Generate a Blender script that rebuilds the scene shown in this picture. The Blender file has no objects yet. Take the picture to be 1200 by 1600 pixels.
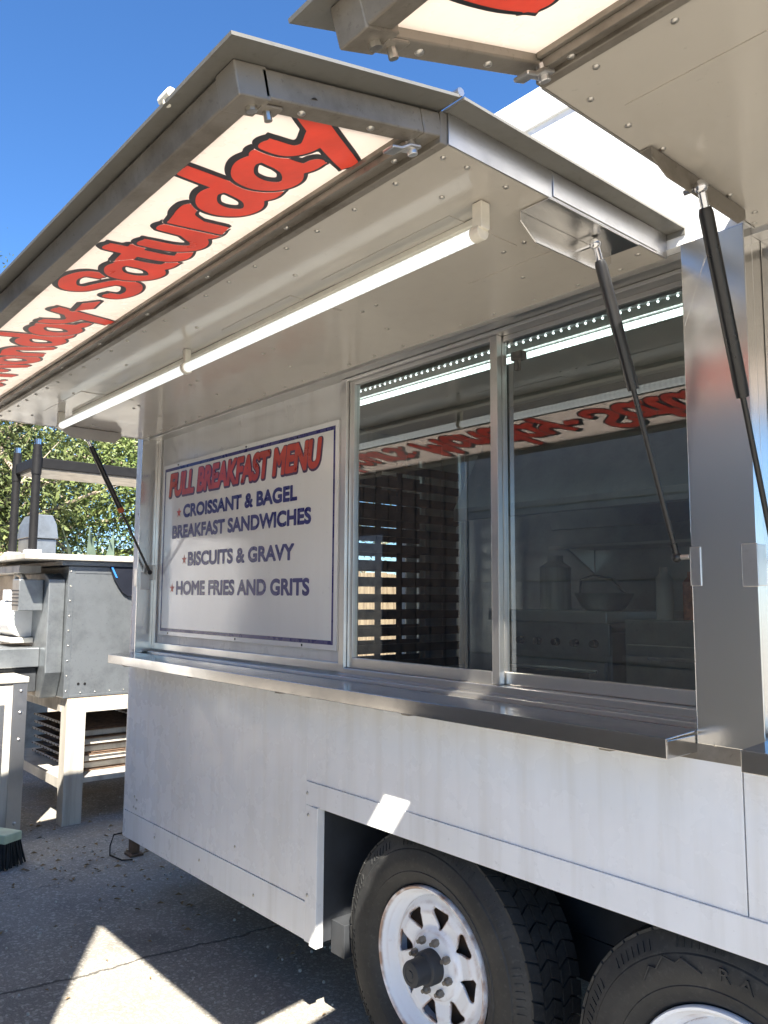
import bpy, bmesh, math, random
import numpy as np
from mathutils import Vector, Matrix
random.seed(7); rng = np.random.default_rng(7)
R = math.radians
S = bpy.context.scene
col = S.collection

# ------------------------------------------------------------------ camera, sky, sun, exposure
F_PX, YAW, PITCH, ROLL = 1244.0, R(49.5), R(6.05), R(.355)
CAM = Vector((0, -1.55, 1.37))
cd = bpy.data.cameras.new('camera'); cam = bpy.data.objects.new('camera', cd); col.objects.link(cam)
cd.sensor_fit = 'VERTICAL'; cd.sensor_height = 32; cd.lens = 32 * F_PX / 1600
cd.clip_start = .02; cd.clip_end = 600
fw = Vector((-math.sin(YAW)*math.cos(PITCH), math.cos(YAW)*math.cos(PITCH), math.sin(PITCH)))
rt = Vector((math.cos(YAW), math.sin(YAW), 0)); up = rt.cross(fw)
c_, s_ = math.cos(ROLL), math.sin(ROLL)
rt2, up2 = c_*rt + s_*up, c_*up - s_*rt
cam.matrix_world = Matrix(((rt2.x, up2.x, -fw.x, CAM.x), (rt2.y, up2.y, -fw.y, CAM.y), (rt2.z, up2.z, -fw.z, CAM.z), (0, 0, 0, 1)))
S.camera = cam

SUN_TO = Vector((.72, -.445, 1.0)).normalized()          # towards the sun
W = bpy.data.worlds.new('World'); S.world = W; W.use_nodes = True
wt = W.node_tree; wt.nodes.clear()
sky = wt.nodes.new('ShaderNodeTexSky'); sky.sky_type = 'NISHITA'; sky.sun_disc = False
sky.sun_elevation = math.asin(SUN_TO.z); sky.sun_rotation = math.atan2(SUN_TO.x, SUN_TO.y)
sky.altitude = 1200; sky.air_density = 1.0; sky.dust_density = .0; sky.ozone_density = 8.0
wb = wt.nodes.new('ShaderNodeBackground'); wb.inputs['Strength'].default_value = .0655
wo = wt.nodes.new('ShaderNodeOutputWorld')
hs_ = wt.nodes.new('ShaderNodeHueSaturation'); hs_.inputs['Saturation'].default_value = 1.09
wt.links.new(sky.outputs[0], hs_.inputs['Color']); wt.links.new(hs_.outputs[0], wb.inputs[0]); wt.links.new(wb.outputs[0], wo.inputs[0])
sl = bpy.data.lights.new('sun', 'SUN'); sl.energy = 5.0; sl.angle = R(.53); sl.color = (1, .93, .81)
so = bpy.data.objects.new('sun', sl); col.objects.link(so); so.location = (6, -4, 9)
so.rotation_euler = (-SUN_TO).to_track_quat('-Z', 'Y').to_euler()
S.view_settings.view_transform = 'Standard'; S.view_settings.look = 'None'
S.view_settings.exposure = 2.1; S.view_settings.gamma = 1.0; S.view_settings.use_curve_mapping = False
S.render.engine = 'CYCLES'

# ------------------------------------------------------------------ materials
class NT:
    def __init__(s, name):
        s.m = bpy.data.materials.new(name); s.m.use_nodes = True
        s.t = s.m.node_tree; s.b = s.t.nodes['Principled BSDF']; s.out = s.t.nodes['Material Output']
    def n(s, typ, **kw):
        x = s.t.nodes.new('ShaderNode' + typ)
        for k, v in kw.items():
            if k in x.inputs: x.inputs[k].default_value = v
            else: setattr(x, k, v)
        return x
    def l(s, a, b): s.t.links.new(a, b)
    def coord(s, scale=(1, 1, 1), rot=(0, 0, 0), kind='Object'):
        c = s.n('TexCoord'); m = s.n('Mapping'); m.inputs['Scale'].default_value = scale; m.inputs['Rotation'].default_value = rot
        s.l(c.outputs[kind], m.inputs[0]); return m.outputs[0]
    def noise(s, vec, scale, detail=4, rough=.55):
        x = s.n('TexNoise'); x.inputs['Scale'].default_value = scale; x.inputs['Detail'].default_value = detail; x.inputs['Roughness'].default_value = rough
        s.l(vec, x.inputs['Vector']); return x.outputs[0]
    def ramp(s, f, p0, p1, c0=0., c1=1.):
        x = s.n('ValToRGB'); e = x.color_ramp.elements
        def C(c): return (c, c, c, 1) if not hasattr(c, '__len__') else (*c, 1)
        e[0].position = p0; e[0].color = C(c0); e[1].position = p1; e[1].color = C(c1)
        s.l(f, x.inputs[0]); return x.outputs[0]
    def mix(s, f, a, b, typ='MIX'):
        x = s.n('Mix', data_type='RGBA', blend_type=typ)
        for i, v in ((0, f), (6, a), (7, b)):
            if hasattr(v, 'node'): s.l(v, x.inputs[i])
            elif i == 0: x.inputs[0].default_value = v
            else: x.inputs[i].default_value = (*v, 1)
        return x.outputs[2]
    def math(s, op, a, b=0.):
        x = s.n('Math', operation=op)
        for i, v in enumerate((a, b)):
            if hasattr(v, 'node'): s.l(v, x.inputs[i])
            else: x.inputs[i].default_value = v
        return x.outputs[0]
    def bump(s, h, strength, dist=.01, prev=None):
        x = s.n('Bump'); x.inputs['Strength'].default_value = strength; x.inputs['Distance'].default_value = dist
        s.l(h, x.inputs['Height'])
        if prev is not None: s.l(prev, x.inputs['Normal'])
        return x.outputs[0]
    def set(s, **kw):
        for k, v in kw.items():
            k = k.replace('_', ' ')
            if hasattr(v, 'node'): s.l(v, s.b.inputs[k])
            elif hasattr(v, '__len__'): s.b.inputs[k].default_value = (*v, 1) if len(v) == 3 else v
            else: s.b.inputs[k].default_value = v
        return s.m

def white_paint(name, base, dirt, rough=.22, spec=.5, wav=.12, streak=.5):
    m = NT(name); v = m.coord(); vs = m.coord((5, 5, .35))
    st = m.ramp(m.noise(vs, 3.2, 6, .6), .48, .75)
    sp = m.ramp(m.noise(v, 55, 3, .7), .66, .74)
    blot = m.ramp(m.noise(v, 1.7, 5, .6), .35, .8)
    c = m.mix(m.math('MULTIPLY', st, streak), base, dirt)
    c = m.mix(m.math('MULTIPLY', blot, .35), c, dirt)
    c = m.mix(m.math('MULTIPLY', sp, .18), c, [x*.45 for x in dirt])
    bp = m.bump(m.noise(v, 2.3, 2), wav, .012)
    bp = m.bump(m.noise(v, 240, 2), .03, .001, bp)
    rg = m.ramp(m.noise(v, 9, 5), .3, .75, rough*.75, rough*1.6)
    return m.set(Base_Color=c, Roughness=rg, Normal=bp, Specular_IOR_Level=spec)

def metal(name, base, rough, stretch=(1, 1, 1), brushed=.15, stain=(.25, .22, .18), amount=.35, metallic=1., sscale=4.):
    m = NT(name); v = m.coord(); vb = m.coord(stretch)
    st = m.ramp(m.noise(v, sscale, 7, .65), .45, .78)
    sp = m.ramp(m.noise(v, sscale*14, 3, .7), .6, .72)
    c = m.mix(m.math('MULTIPLY', st, amount), base, stain)
    c = m.mix(m.math('MULTIPLY', sp, amount*.5), c, stain)
    nb = m.noise(vb, 90, 3, .6)
    rg = m.math('ADD', m.math('MULTIPLY', m.ramp(nb, .3, .7), .05), m.math('MULTIPLY_ADD', st, .12) if False else rough)
    rg = m.math('ADD', rg, m.math('MULTIPLY', st, .15))
    bp = m.bump(nb, brushed*.12, .0004)
    bp = m.bump(m.noise(v, 2, 1), .05, .012, bp)
    return m.set(Base_Color=c, Roughness=rg, Normal=bp, Metallic=metallic)

def plain(name, base, rough=.5, metallic=0., var=.15, scale=12, spec=.5, bump=.05):
    m = NT(name); v = m.coord()
    nz = m.noise(v, scale, 5, .6)
    c = m.mix(m.ramp(nz, .3, .7), [x*(1-var) for x in base], [min(1, x*(1+var)) for x in base])
    return m.set(Base_Color=c, Roughness=m.ramp(nz, .2, .8, max(.03, rough-.08), min(1, rough+.1)), Metallic=metallic,
                 Specular_IOR_Level=spec, Normal=m.bump(m.noise(v, scale*8, 3), bump, .003))

M = {}
M['wall'] = white_paint('white_aluminium_siding', (.82, .825, .835), (.60, .57, .51), .24, .5, .16, .5)
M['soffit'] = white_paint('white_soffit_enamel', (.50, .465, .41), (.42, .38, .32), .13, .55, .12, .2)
M['recess'] = white_paint('white_recess_panel', (.70, .69, .66), (.5, .47, .42), .3, .5, .1, .4)
M['trim'] = white_paint('white_trim_enamel', (.82, .825, .835), (.5, .47, .42), .3, .5, .05, .45)
M['truck'] = white_paint('grey_blocker_paint', (.30, .31, .32), (.22, .21, .19), .4, .4, .1, .5)
M['menu'] = white_paint('white_menu_vinyl', (.84, .83, .80), (.70, .67, .63), .10, .6, .05, .2)
def mk_post():
    m = NT('brushed_stainless'); v = m.coord((1, 1, .25))
    nz = m.noise(v, 2.2, 3, .5); fine = m.noise(m.coord((60, 60, .6)), 6, 2, .5)
    c = m.mix(m.math('MULTIPLY', m.ramp(nz, .35, .7), .5), (.78, .77, .75), (.68, .66, .63))
    return m.set(Base_Color=c, Metallic=1., Roughness=m.math('ADD', m.ramp(nz, .3, .7, .17, .24), m.math('MULTIPLY', fine, .04)), Anisotropic=.5)
M['steel'] = mk_post()
M['counter'] = metal('counter_stainless', (.46, .45, .44), .10, (.01, 1, 1), .05, (.34, .32, .30), .25)
M['alu'] = metal('weathered_aluminium', (.25, .225, .19), .42, (.05, 1, 1), .15, (.085, .065, .045), .85, .4, 7.)
M['alu_light'] = metal('mill_aluminium', (.60, .59, .58), .30, (1, .05, 1), .1, (.33, .31, .28), .4)
M['skin'] = metal('grey_aluminium_sheet', (.25, .243, .22), .42, (.3, .3, 1), .08, (.14, .125, .10), .6, .6)
M['frame'] = metal('window_aluminium', (.66, .65, .63), .30, (1, 1, .05), .08, (.4, .37, .33), .3)
M['galv'] = metal('galvanised_sheet', (.34, .365, .385), .34, (1, 1, .3), .2, (.11, .12, .13), .9, .8, 5)
M['pale_metal'] = white_paint('worn_pale_metal', (.48, .46, .42), (.22, .20, .17), .45, .5, .1, .8)
M['dark_steel'] = metal('kitchen_steel', (.46, .48, .49), .28, (.05, 1, 1), .08, (.12, .12, .12), .4)
M['black'] = plain('black_enamel', (.010, .010, .011), .6, 0, .2, 20, .25)
M['gas_black'] = plain('black_strut_tube', (.012, .012, .013), .3, 0, .1, 20, .5, .0)
M['chrome'] = metal('polished_rod', (.65, .65, .66), .12, (1, 1, .1), .02, (.4, .38, .35), .15)
M['rivet'] = metal('rivet_aluminium', (.55, .53, .49), .3, (1, 1, 1), .02, (.25, .22, .18), .5, 1., 60)
M['red'] = plain('red_sign_paint', (.78, .10, .065), .32, 0, .12, 9)
M['ink'] = plain('charcoal_sign_paint', (.028, .029, .034), .35, 0, .15, 9)
M['navy'] = plain('navy_vinyl', (.022, .020, .15), .28, 0, .1, 20)
M['head_red'] = plain('heading_red_vinyl', (.50, .045, .025), .3, 0, .25, 14)
M['head_ink'] = plain('heading_dark_vinyl', (.07, .03, .08), .3, 0, .1, 14)
M['plastic'] = plain('ivory_plastic', (.72, .68, .58), .4, 0, .08, 30)
M['wheel_white'] = None
M['bristle'] = plain('black_bristles', (.012, .012, .013), .8, 0, .4, 60)
M['green_block'] = plain('pale_green_wood', (.42, .50, .36), .55, 0, .2, 10)
M['motor'] = plain('white_motor_enamel', (.72, .73, .73), .4, 0, .12, 8)
M['orange'] = plain('rusty_orange_band', (.45, .12, .04), .7, 0, .4, 60)
M['bluestrap'] = plain('blue_strap', (.03, .18, .55), .5, 0, .15, 20)
M['tarp'] = plain('black_plastic_sheet', (.012, .014, .022), .35, 0, .3, 6)
M['rusty'] = plain('rusty_iron', (.12, .075, .05), .7, .3, .4, 25)
M['dark_inside'] = plain('dark_chassis', (.03, .033, .038), .6, 0, .3, 10)
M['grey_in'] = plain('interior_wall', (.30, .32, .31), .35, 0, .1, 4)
M['seal'] = plain('black_rubber_seal', (.015, .015, .015), .6, 0, .2, 20)
M['trunk'] = plain('pale_bark', (.34, .28, .21), .9, 0, .4, 14, .2, .5)
M['roofing'] = plain('brown_shingle_roof', (.16, .11, .09), .9, 0, .3, 20, .2, .4)
M['barn'] = plain('dark_brown_boards', (.13, .09, .065), .85, 0, .35, 5, .2, .3)
M['stucco'] = plain('tan_stucco', (.48, .41, .32), .9, 0, .15, 9, .2, .3)
M['agave'] = plain('agave_leaf', (.20, .27, .20), .5, 0, .25, 5)
M['dryleaf'] = plain('dry_leaf', (.24, .16, .08), .85, 0, .4, 30, .2)

def translucent(m, col_sock_or_rgb, w):
    tr = m.n('BsdfTranslucent'); mx = m.n('MixShader'); mx.inputs[0].default_value = w
    src = m.b.inputs['Base Color']
    if src.links: m.l(src.links[0].from_socket, tr.inputs[0])
    m.l(m.b.outputs[0], mx.inputs[1]); m.l(tr.outputs[0], mx.inputs[2]); m.l(mx.outputs[0], m.out.inputs['Surface'])
class Wrap(NT):
    def __init__(s, mat): s.m = mat; s.t = mat.node_tree; s.b = s.t.nodes['Principled BSDF']; s.out = s.t.nodes['Material Output']
M['sign'] = white_paint('cream_translucent_sign', (.88, .815, .765), (.80, .73, .66), .25, .5, .05, .3)
translucent(Wrap(M['sign']), None, .40)
translucent(Wrap(M['red']), None, .40)
def mk_wheel():
    m = NT('white_wheel_enamel'); v = m.coord()
    geo = m.n('NewGeometry')
    rust = m.ramp(m.noise(v, 48, 6, .7), .60, .70)
    pt = m.ramp(geo.outputs['Pointiness'], .50, .56)
    f = m.math('MINIMUM', m.math('ADD', m.math('MULTIPLY', rust, .12), m.math('MULTIPLY', pt, m.ramp(m.noise(v, 14, 4), .4, .62))), .85)
    c = m.mix(f, (.86, .865, .88), (.28, .13, .06))
    return m.set(Base_Color=c, Roughness=.28, Normal=m.bump(m.noise(v, 40, 3), .04, .002))
M['wheel_white'] = mk_wheel()
def mk_rubber(name='tyre_rubber'):
    m = NT(name); v = m.coord()
    d = m.ramp(m.noise(v, 7, 6, .65), .4, .75)
    sp = m.ramp(m.noise(v, 70, 4, .7), .55, .75)
    c = m.mix(m.math('MULTIPLY', d, .6), (.014, .015, .016), (.05, .048, .045))
    c = m.mix(m.math('MULTIPLY', sp, .35), c, (.10, .097, .09))
    return m.set(Base_Color=c, Roughness=.62, Normal=m.bump(m.noise(v, 120, 4), .25, .002))
M['rubber'] = mk_rubber()

def mk_asphalt():
    m = NT('old_asphalt'); v = m.coord()
    big = m.noise(v, .55, 5, .6); mid = m.noise(v, 3.2, 6, .65); fine = m.noise(v, 170, 3, .7)
    vo = m.n('TexVoronoi'); vo.inputs['Scale'].default_value = 105; m.l(v, vo.inputs['Vector'])
    chip = m.ramp(vo.outputs['Color'], .35, .9)
    c = m.mix(m.ramp(big, .3, .7), (.26, .245, .22), (.355, .33, .288))
    c = m.mix(m.math('MULTIPLY', m.ramp(mid, .45, .72), .5), c, (.165, .158, .150))
    c = m.mix(m.math('MULTIPLY', m.ramp(fine, .42, .62), .55), c, (.11, .11, .11))
    bw = m.n('RGBToBW'); m.l(vo.outputs['Color'], bw.inputs[0])
    c = m.mix(m.math('MULTIPLY', m.ramp(bw.outputs[0], .62, .86), .7), c, (.48, .46, .41))
    c = m.mix(m.math('MULTIPLY', m.ramp(m.noise(m.coord((1, 1, 1), (0, 0, .7)), 1.15, 4, .6), .60, .72), .5), c, (.075, .072, .07))
    # dust and dirt blown in by the corner of the trailer
    dirt = m.ramp(m.noise(v, 1.3, 6, .7), .5, .68)
    sx = m.n('SeparateXYZ'); m.l(v, sx.inputs[0])
    near = m.ramp(m.math('MULTIPLY', m.math('ADD', m.math('MULTIPLY', sx.outputs[0], -1.), -3.5), 1.), .0, .9)
    c = m.mix(m.math('MULTIPLY', m.math('MULTIPLY', dirt, near), .55), c, (.34, .26, .18))
    # a construction joint that wanders across the lot, one crack
    def line(x, k, wob, w):
        d = m.math('SUBTRACT', m.math('ADD', sx.outputs[0], m.math('MULTIPLY', sx.outputs[1], k)), x)
        d = m.math('ADD', d, m.math('MULTIPLY', m.math('SUBTRACT', m.noise(v, 4, 6, .7), .5), wob))
        return m.ramp(m.math('ABSOLUTE', d), w*.35, w, 1., 0.)
    cr = m.math('MAXIMUM', line(-2.98, -.10, .12, .011), m.math('MULTIPLY', line(-4.15, .55, .5, .006), .6))
    c = m.mix(m.math('MULTIPLY', cr, .8), c, (.05, .048, .045))
    h = m.math('SUBTRACT', m.math('ADD', m.math('MULTIPLY', bw.outputs[0], .5), m.math('MULTIPLY', fine, .8)), m.math('MULTIPLY', cr, 2.))
    bp = m.bump(h, .55, .004)
    return m.set(Base_Color=c, Roughness=.92, Normal=bp, Specular_IOR_Level=.25)
M['asphalt'] = mk_asphalt()

def mk_glass(name, tint, extra=.0):
    m = NT(name); m.t.nodes.remove(m.b)
    tr = m.n('BsdfTransparent'); tr.inputs[0].default_value = (*tint, 1)
    gl = m.n('BsdfGlossy'); gl.inputs['Roughness'].default_value = .015; gl.inputs[0].default_value = (1, 1, 1, 1)
    fr = m.n('Fresnel'); fr.inputs[0].default_value = 1.5
    v = m.coord(); bp = m.bump(m.noise(v, 1.4, 1), .02, .01); m.l(bp, gl.inputs['Normal'])
    smear = m.ramp(m.noise(m.coord((1, 1, .5)), 5, 6, .7), .5, .85, 0., .012)
    df = m.n('BsdfDiffuse'); df.inputs[0].default_value = (.7, .72, .7, 1)
    mx = m.n('MixShader'); m.l(m.math('ADD', m.math('MULTIPLY', fr.outputs[0], 1.9), extra), mx.inputs[0]); m.l(tr.outputs[0], mx.inputs[1]); m.l(gl.outputs[0], mx.inputs[2])
    m2 = m.n('MixShader'); m.l(smear, m2.inputs[0]); m.l(mx.outputs[0], m2.inputs[1]); m.l(df.outputs[0], m2.inputs[2])
    m.l(m2.outputs[0], m.out.inputs['Surface']); return m.m
M['glass'] = mk_glass('tinted_window_glass', (.70, .77, .755), .10)

def mk_emit(name, c, st, rings=0.):
    m = NT(name); v = m.coord()
    e = m.b
    e.inputs['Base Color'].default_value = (.8, .8, .8, 1); e.inputs['Emission Color'].default_value = (*c, 1)
    if rings:
        w = m.n('TexWave'); w.wave_type = 'BANDS'; w.bands_direction = 'X'; w.inputs['Scale'].default_value = rings; w.inputs['Distortion'].default_value = 0
        m.l(v, w.inputs['Vector'])
        m.l(m.ramp(w.outputs[1], .1, .7, st*.6, st), e.inputs['Emission Strength'])
    else: e.inputs['Emission Strength'].default_value = st
    e.inputs['Roughness'].default_value = .15
    return m.m
M['tube'] = mk_emit('lit_led_tube', (.93, 1., .97), .25, 17)
M['led_in'] = mk_emit('lit_led_strip', (.85, 1., .96), 1.3, 9)
M['led_dot'] = mk_emit('lit_led_dot', (.9, 1., .98), .9)

def mk_leaf(name, c0, c1):
    m = NT(name); oi = m.n('NewGeometry')
    c = m.mix(oi.outputs['Random Per Island'], c0, c1)
    cl = m.ramp(m.noise(m.coord(), 1.6, 3, .6), .35, .65)
    c = m.mix(m.math('MULTIPLY', cl, .35), c, [x*1.4 for x in c1])
    return m.set(Base_Color=c, Roughness=.5, Specular_IOR_Level=.35, Transmission_Weight=0.)
M['leaf1'] = mk_leaf('olive_leaves', (.045, .07, .018), (.145, .17, .06))
M['leaf2'] = mk_leaf('bright_leaves', (.055, .10, .02), (.175, .22, .07))
M['leaf3'] = mk_leaf('dark_leaves', (.025, .045, .016), (.08, .10, .035))
def mk_wood():
    m = NT('weathered_fence_wood'); v = m.coord((1, 1, .08))
    nz = m.noise(v, 22, 6, .65)
    c = m.mix(m.ramp(nz, .3, .7), (.20, .13, .08), (.42, .31, .20))
    return m.set(Base_Color=c, Roughness=.85, Normal=m.bump(nz, .4, .004))
M['wood'] = mk_wood()

# ------------------------------------------------------------------ mesh helpers
class MB:
    def __init__(s): s.v = []; s.f = []
    def add(s, vs, fs):
        o = len(s.v); s.v += [tuple(p) for p in vs]; s.f += [tuple(i+o for i in f) for f in fs]; return s
    def box(s, x0, x1, y0, y1, z0, z1):
        vs = [(x, y, z) for x in (x0, x1) for y in (y0, y1) for z in (z0, z1)]
        return s.add(vs, [(0, 1, 3, 2), (4, 6, 7, 5), (0, 4, 5, 1), (2, 3, 7, 6), (0, 2, 6, 4), (1, 5, 7, 3)])
    def obox(s, o, ax, ay, az):
        o = Vector(o); ax, ay, az = Vector(ax), Vector(ay), Vector(az)
        vs = [o + i*ax + j*ay + k*az for i in (0, 1) for j in (0, 1) for k in (0, 1)]
        return s.add(vs, [(0, 1, 3, 2), (4, 6, 7, 5), (0, 4, 5, 1), (2, 3, 7, 6), (0, 2, 6, 4), (1, 5, 7, 3)])
    def prism(s, poly, ax, a0, a1):      # poly in the two other axes (x,y,z order), extruded along ax
        n = len(poly); vs = []
        for a in (a0, a1):
            for p, q in poly:
                vs.append((a, p, q) if ax == 'x' else (p, a, q) if ax == 'y' else (p, q, a))
        return s.add(vs, [tuple(range(n))[::-1], tuple(range(n, 2*n))] + [(i, (i+1) % n, n+(i+1) % n, n+i) for i in range(n)])
    def tube(s, path, rad, seg=10, cap=True):
        path = [Vector(p) for p in path]; n = len(path)
        rads = rad if hasattr(rad, '__len__') else [rad]*n
        vs = []; fs = []
        for i, p in enumerate(path):
            t = (path[min(i+1, n-1)] - path[max(i-1, 0)]).normalized()
            a = t.cross(Vector((0, 0, 1)))
            if a.length < .05: a = t.cross(Vector((0, 1, 0)))
            a.normalize(); b = t.cross(a)
            for k in range(seg):
                w = 2*math.pi*k/seg; vs.append(p + rads[i]*(math.cos(w)*a + math.sin(w)*b))
        for i in range(n-1):
            for k in range(seg): fs.append((i*seg+k, i*seg+(k+1) % seg, (i+1)*seg+(k+1) % seg, (i+1)*seg+k))
        if cap: fs += [tuple(range(seg))[::-1], tuple(range((n-1)*seg, n*seg))]
        return s.add(vs, fs)
    def lathe_y(s, prof, c, seg=64, close=False):   # prof: (r, y), around axis along Y through c
        vs = []; fs = []; n = len(prof)
        for k in range(seg):
            w = 2*math.pi*k/seg
            for r, y in prof: vs.append((c[0]+r*math.cos(w), c[1]+y, c[2]+r*math.sin(w)))
        for k in range(seg):
            k2 = (k+1) % seg
            for i in range(n if close else n-1):
                j = (i+1) % n; fs.append((k*n+i, k*n+j, k2*n+j, k2*n+i))
        return s.add(vs, fs)
    def ball(s, c, r, seg=10, ring=6, sc=(1, 1, 1)):
        vs = []; fs = []
        for i in range(ring+1):
            a = math.pi*i/ring
            for k in range(seg):
                w = 2*math.pi*k/seg; vs.append((c[0]+sc[0]*r*math.sin(a)*math.cos(w), c[1]+sc[1]*r*math.sin(a)*math.sin(w), c[2]+sc[2]*r*math.cos(a)))
        for i in range(ring):
            for k in range(seg): fs.append((i*seg+k, (i+1)*seg+k, (i+1)*seg+(k+1) % seg, i*seg+(k+1) % seg))
        return s.add(vs, fs)
    def build(s, name, mat, parent=None, bevel=0., smooth=False, fix=True, seg=2):
        me = bpy.data.meshes.new(name); me.from_pydata(s.v, [], s.f)
        if fix:
            bm = bmesh.new(); bm.from_mesh(me); bmesh.ops.remove_doubles(bm, verts=bm.verts, dist=1e-6)
            bmesh.ops.recalc_face_normals(bm, faces=bm.faces); bm.to_mesh(me); bm.free()
        me.materials.append(M[mat] if isinstance(mat, str) else mat)
        o = bpy.data.objects.new(name, me); col.objects.link(o)
        if smooth:
            me.shade_smooth()
            try: me.set_sharp_from_angle(angle=R(38))
            except Exception: pass
        if bevel:
            b = o.modifiers.new('bevel', 'BEVEL'); b.width = bevel; b.segments = seg; b.limit_method = 'ANGLE'; b.angle_limit = R(40)
        if parent is not None: attach(o, parent)
        return o
def wmat(o):
    if o.parent is None: return Matrix.LocRotScale(o.location, o.rotation_euler, o.scale)
    return wmat(o.parent) @ o.matrix_parent_inverse @ Matrix.LocRotScale(o.location, o.rotation_euler, o.scale)
def attach(o, p):
    o.parent = p; o.matrix_parent_inverse = wmat(p).inverted()
def thing(name, label, cat, loc, group=None):
    e = bpy.data.objects.new(name, None); col.objects.link(e); e.location = loc; e.empty_display_size = .1
    return tag(e, label, cat, group)
def tag(o, label, cat, group=None):
    o['label'] = label; o['category'] = cat
    if group: o['group'] = group
    return o
def box(name, mat, parent, x0, x1, y0, y1, z0, z1, bevel=.002):
    return MB().box(x0, x1, y0, y1, z0, z1).build(name, mat, parent, bevel)
def inst(src, parent, off=None, mat4=None):      # copy of a mesh part that shares its data
    c = src.copy(); col.objects.link(c); c.parent = None; c.matrix_parent_inverse = Matrix()
    c.matrix_world = Matrix.Translation(off) if mat4 is None else mat4
    c.location, c.rotation_euler, c.scale = c.matrix_world.to_translation(), c.matrix_world.to_euler(), c.matrix_world.to_scale()
    attach(c, parent); return c

# ---- signed-distance outlines turned into flat meshes (lettering, wheel disc)
def crom(pts, n=10):
    P = [np.array(p, float) for p in pts]
    if len(P) == 2: return np.array(P)
    out = []
    for i in range(len(P)-1):
        p0, p1, p2, p3 = P[max(i-1, 0)], P[i], P[i+1], P[min(i+2, len(P)-1)]
        for t in np.linspace(0, 1, n, endpoint=False):
            out.append(.5*((2*p1) + (-p0+p2)*t + (2*p0-5*p1+4*p2-p3)*t*t + (-p0+3*p1-3*p2+p3)*t**3))
    out.append(P[-1]); return np.array(out)
def sd_strokes(X, Y, strokes, w0, w1=None):
    D = np.full(X.shape, 9.)
    for st in strokes:
        L = crom(st); m = len(L)
        for i in range(m-1):
            a, b = L[i], L[i+1]; d = b-a; dd = d@d + 1e-12
            tr = ((X-a[0])*d[0]+(Y-a[1])*d[1])/dd; t = np.clip(tr, 0, 1); ln = math.sqrt(dd)
            f = (i+.5)/(m-1)
            w = w0*(1 - (.12*abs(2*f-1)**3))
            q = np.hypot(X-a[0]-t*d[0], Y-a[1]-t*d[1]) - w
            if m > 1 and (i == 0 or i == m-2):      # brush strokes end in a slanted cut, not a round
                sd = ((X-a[0])*d[1]-(Y-a[1])*d[0])/ln
                if i == 0: q = np.where(tr < 0, np.maximum(abs(sd)-w, -tr*ln - .35*w + .45*sd), q)
                if i == m-2: q = np.where(tr > 1, np.maximum(abs(sd)-w, (tr-1)*ln - .35*w - .45*sd), q)
            D = np.minimum(D, q)
    return D
def contour_mesh(D, x0, y0, cell, merge=True):      # marching squares, region D<0 -> list of polygons (merged per row)
    V = {}; vs = []; fs = []
    def vid(key, p):
        if key not in V: V[key] = len(vs); vs.append(p)
        return V[key]
    H, Wd = D.shape
    def node(i, j): return vid(('n', i, j), (x0+j*cell, y0+i*cell))
    def edge(i, j, i2, j2):
        a, b = D[i, j], D[i2, j2]; t = a/(a-b); t = min(max(t, .02), .98)
        return vid(('e', i, j, i2, j2), (x0+(j+(j2-j)*t)*cell, y0+(i+(i2-i)*t)*cell))
    neg = D < 0
    for i in range(H-1):
        r = neg[i] | neg[i+1]
        if not r.any(): continue
        j = 0
        while j < Wd-1:
            c = [(i, j), (i, j+1), (i+1, j+1), (i+1, j)]
            s = [neg[p] for p in c]
            if not any(s): j += 1; continue
            if all(s):
                k = j
                while merge and k+1 < Wd-1 and neg[i, k+2] and neg[i+1, k+2]: k += 1
                poly = [node(i, q) for q in range(j, k+2)] + [node(i+1, q) for q in range(k+1, j-1, -1)]
                fs.append(poly); j = k+1; continue
            poly = []
            for q in range(4):
                p, n2 = c[q], c[(q+1) % 4]
                if s[q]: poly.append(node(*p))
                if s[q] != s[(q+1) % 4]:
                    a, b = (p, n2) if p < n2 else (n2, p)
                    poly.append(edge(*a, *b))
            if len(poly) >= 3: fs.append(poly)
            j += 1
    return vs, fs
def sd_grid(x0, x1, y0, y1, cell):
    xs = np.arange(x0, x1+cell, cell); ys = np.arange(y0, y1+cell, cell)
    return np.meshgrid(xs, ys)

# ------------------------------------------------------------------ ground
gm = MB()
N = 60; ext = 150
vs = []; fs = []
gm.add([(-ext, -ext, 0), (ext, -ext, 0), (ext, ext, 0), (-ext, ext, 0)], [(0, 1, 2, 3)])
ground = gm.build('ground', 'asphalt', fix=False); ground['kind'] = 'structure'

# ------------------------------------------------------------------ FOOD TRAILER
XL, XR = -3.69, 1.95            # ends
ZB, ZC, ZH, ZT = .28, 1.06, 2.105, 2.66
RC = .09                        # recess of the serving openings
YB = 2.1
OX0, OX1 = -3.58, -.836         # first opening
PX0, PX1 = -.836, -.70          # steel post
T = thing('food_trailer', 'white food trailer with propped-up awnings and a long steel serving counter', 'trailer', (-.9, .9, 0))
# lower wall
box('lower_panel', 'wall', T, XL+.06, -2.192, 0, .03, .397, ZC, .001)
box('lower_panel', 'wall', T, -2.192, -.7495, 0, .03, .772, ZC, .001)
box('lower_panel', 'wall', T, -.7465, XR, 0, .03, .772, ZC, .001)
box('skirt_strip', 'trim', T, XL+.06, -2.192, -.0035, .03, ZB, .395, .001)
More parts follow.
